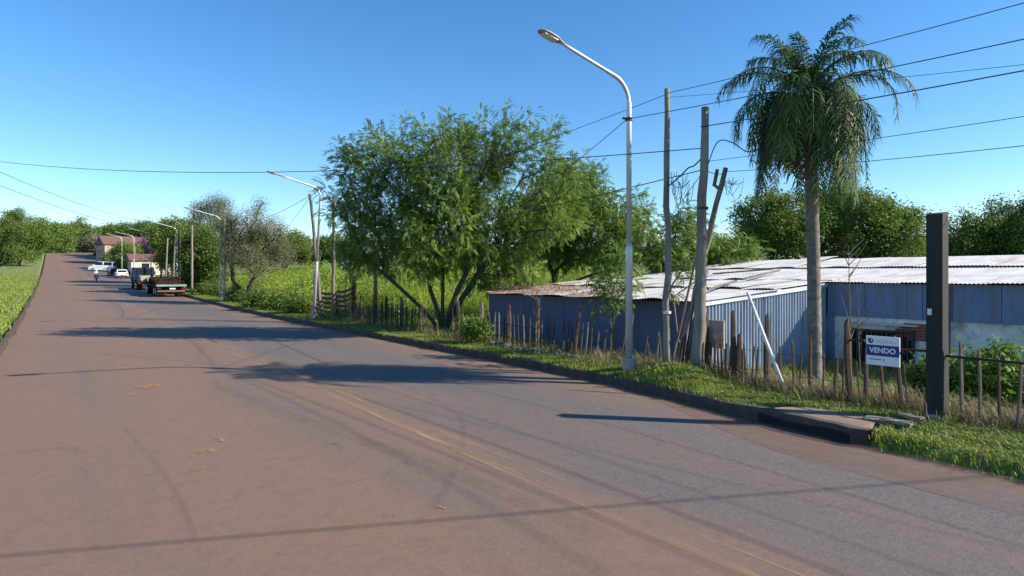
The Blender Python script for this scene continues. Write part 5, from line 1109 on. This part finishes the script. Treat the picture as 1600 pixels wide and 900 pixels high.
def figure():
    J = {'pel': (0, -0.25, 0.9, 0.15), 'che': (0, -0.2, 1.22, 0.17), 'nec': (0, -0.17, 1.42, 0.07), 'hea': (0, -0.14, 1.57, 0.105), 'top': (0, -0.15, 1.66, 0.08),
         'ls': (-0.19, -0.19, 1.34, 0.065), 'le': (-0.27, 0.0, 1.14, 0.05), 'lh': (-0.31, 0.27, 1.04, 0.04), 'rs': (0.19, -0.19, 1.34, 0.065), 're': (0.27, 0.0, 1.14, 0.05), 'rh': (0.31, 0.27, 1.04, 0.04),
         'lk': (-0.2, 0.16, 0.74, 0.075), 'la': (-0.18, -0.05, 0.36, 0.05), 'lf': (-0.18, 0.1, 0.33, 0.045), 'rk': (0.2, 0.16, 0.74, 0.075), 'ra': (0.18, -0.05, 0.36, 0.05), 'rf': (0.18, 0.1, 0.33, 0.045)}
    E = [('pel', 'che'), ('che', 'nec'), ('nec', 'hea'), ('hea', 'top'), ('che', 'ls'), ('ls', 'le'), ('le', 'lh'), ('che', 'rs'), ('rs', 're'), ('re', 'rh'), ('pel', 'lk'), ('lk', 'la'), ('la', 'lf'), ('pel', 'rk'), ('rk', 'ra'), ('ra', 'rf')]
    ks = list(J); me = bpy.data.meshes.new('body'); me.from_pydata([J[k][:3] for k in ks], [(ks.index(a), ks.index(b_)) for a, b_ in E], []); o = bpy.data.objects.new('body', me); COL.objects.link(o)
    md = o.modifiers.new('skin', 'SKIN')
    if not me.skin_vertices: 
        bpy.context.view_layer.objects.active = o
    for v_, k in zip(me.skin_vertices[0].data, ks): v_.radius = (J[k][3], J[k][3])
    me.skin_vertices[0].data[0].use_root = True
    sd = o.modifiers.new('sub', 'SUBSURF'); sd.levels = sd.render_levels = 1
    dg = bpy.context.evaluated_depsgraph_get(); m2 = bpy.data.meshes.new_from_object(o.evaluated_get(dg)); bpy.data.objects.remove(o); m2.materials.clear()
    for m_ in (M['cloth_white'], M['skin'], M['dark_paint']): m2.materials.append(m_)
    for p in m2.polygons: p.use_smooth = True; p.material_index = 1 if p.center.z > 1.42 or (abs(p.center.x) > 0.24 and p.center.y > 0.02 and p.center.z > 0.95) else (2 if p.center.z < 0.92 else 0)
    return m2
per = thing('person', (0, 0, 0), 'motorcycle rider in a white shirt leaning on the handlebar', 'person')
link('body', figure(), per); MB().lathe((0, -0.145, 1.6), [(0.11, -0.09), (0.14, -0.02), (0.13, 0.07), (0.07, 0.13)], 12).build('helmet', M['white_paint'], per)
for o in (mc, per): o.location = (mx.x, mx.y, zr(mx.x, mx.y)); o.rotation_euler = (0, 0, math.pi)

# ---------------------------------------------------------------- far houses
def house(label, px, d, w_, dp, h, wall, roofm, rz, rh=1.4, windows=2):
    q = at(px, 430, d); z = zt(q.x, q.y); t_ = thing('house', (0, 0, 0), label, 'house')
    MB().box((0, 0, h / 2 - 0.5), (w_, dp, h + 1.0)).build('wall', wall, t_)
    rf = MB().prism([(-dp / 2 - 0.4, h), (0, h + rh), (dp / 2 + 0.4, h), (dp / 2 + 0.4, h - 0.12), (-dp / 2 - 0.4, h - 0.12)], -w_ / 2 - 0.4, w_ / 2 + 0.4).build('roof', roofm, t_)
    MB().box((w_ * 0.25, 0.5, h + rh * 0.9), (0.5, 0.5, 1.0)).build('chimney', wall, rf)
    for i in range(windows):
        x = -w_ / 2 + w_ * (i + 0.8) / (windows + 0.6); wn = MB().box((x, -dp / 2 - 0.01, h * 0.55), (1.1, 0.06, 1.1)).build('window', M['glass'], t_); MB().box((x, -dp / 2 - 0.05, h * 0.55 - 0.6), (1.3, 0.16, 0.08)).build('sill', M['white_trim'], wn)
        MB().box((-w_ / 2 - 0.01, -dp / 2 + dp * (i + 0.8) / (windows + 0.6), h * 0.55), (0.06, 1.1, 1.1)).build('window', M['glass'], t_)
    MB().box((w_ * 0.42, -dp / 2 - 0.01, 1.0), (0.9, 0.08, 2.0)).build('door', M['wood_dark'], t_)
    t_.location = (q.x, q.y, z); t_.rotation_euler = (0, 0, rz); return t_
house('pink walled house with terracotta roof on the rise beyond the trucks', 208, 158, 14, 9, 4.0, M['house_pink'], M['roof_tile'], R(8), 2.2, 3)
house('small cream house beside the road behind the blue truck', 238, 112, 7, 6, 2.6, M['house_cream'], M['roof_tile'], R(0), 1.1, 2)
hs = house('white distant house glimpsed through the big tree at the top of the field', 800, 88, 8, 6, 2.4, M['plaster'], M['zinc'], R(-40), 1.0, 2)
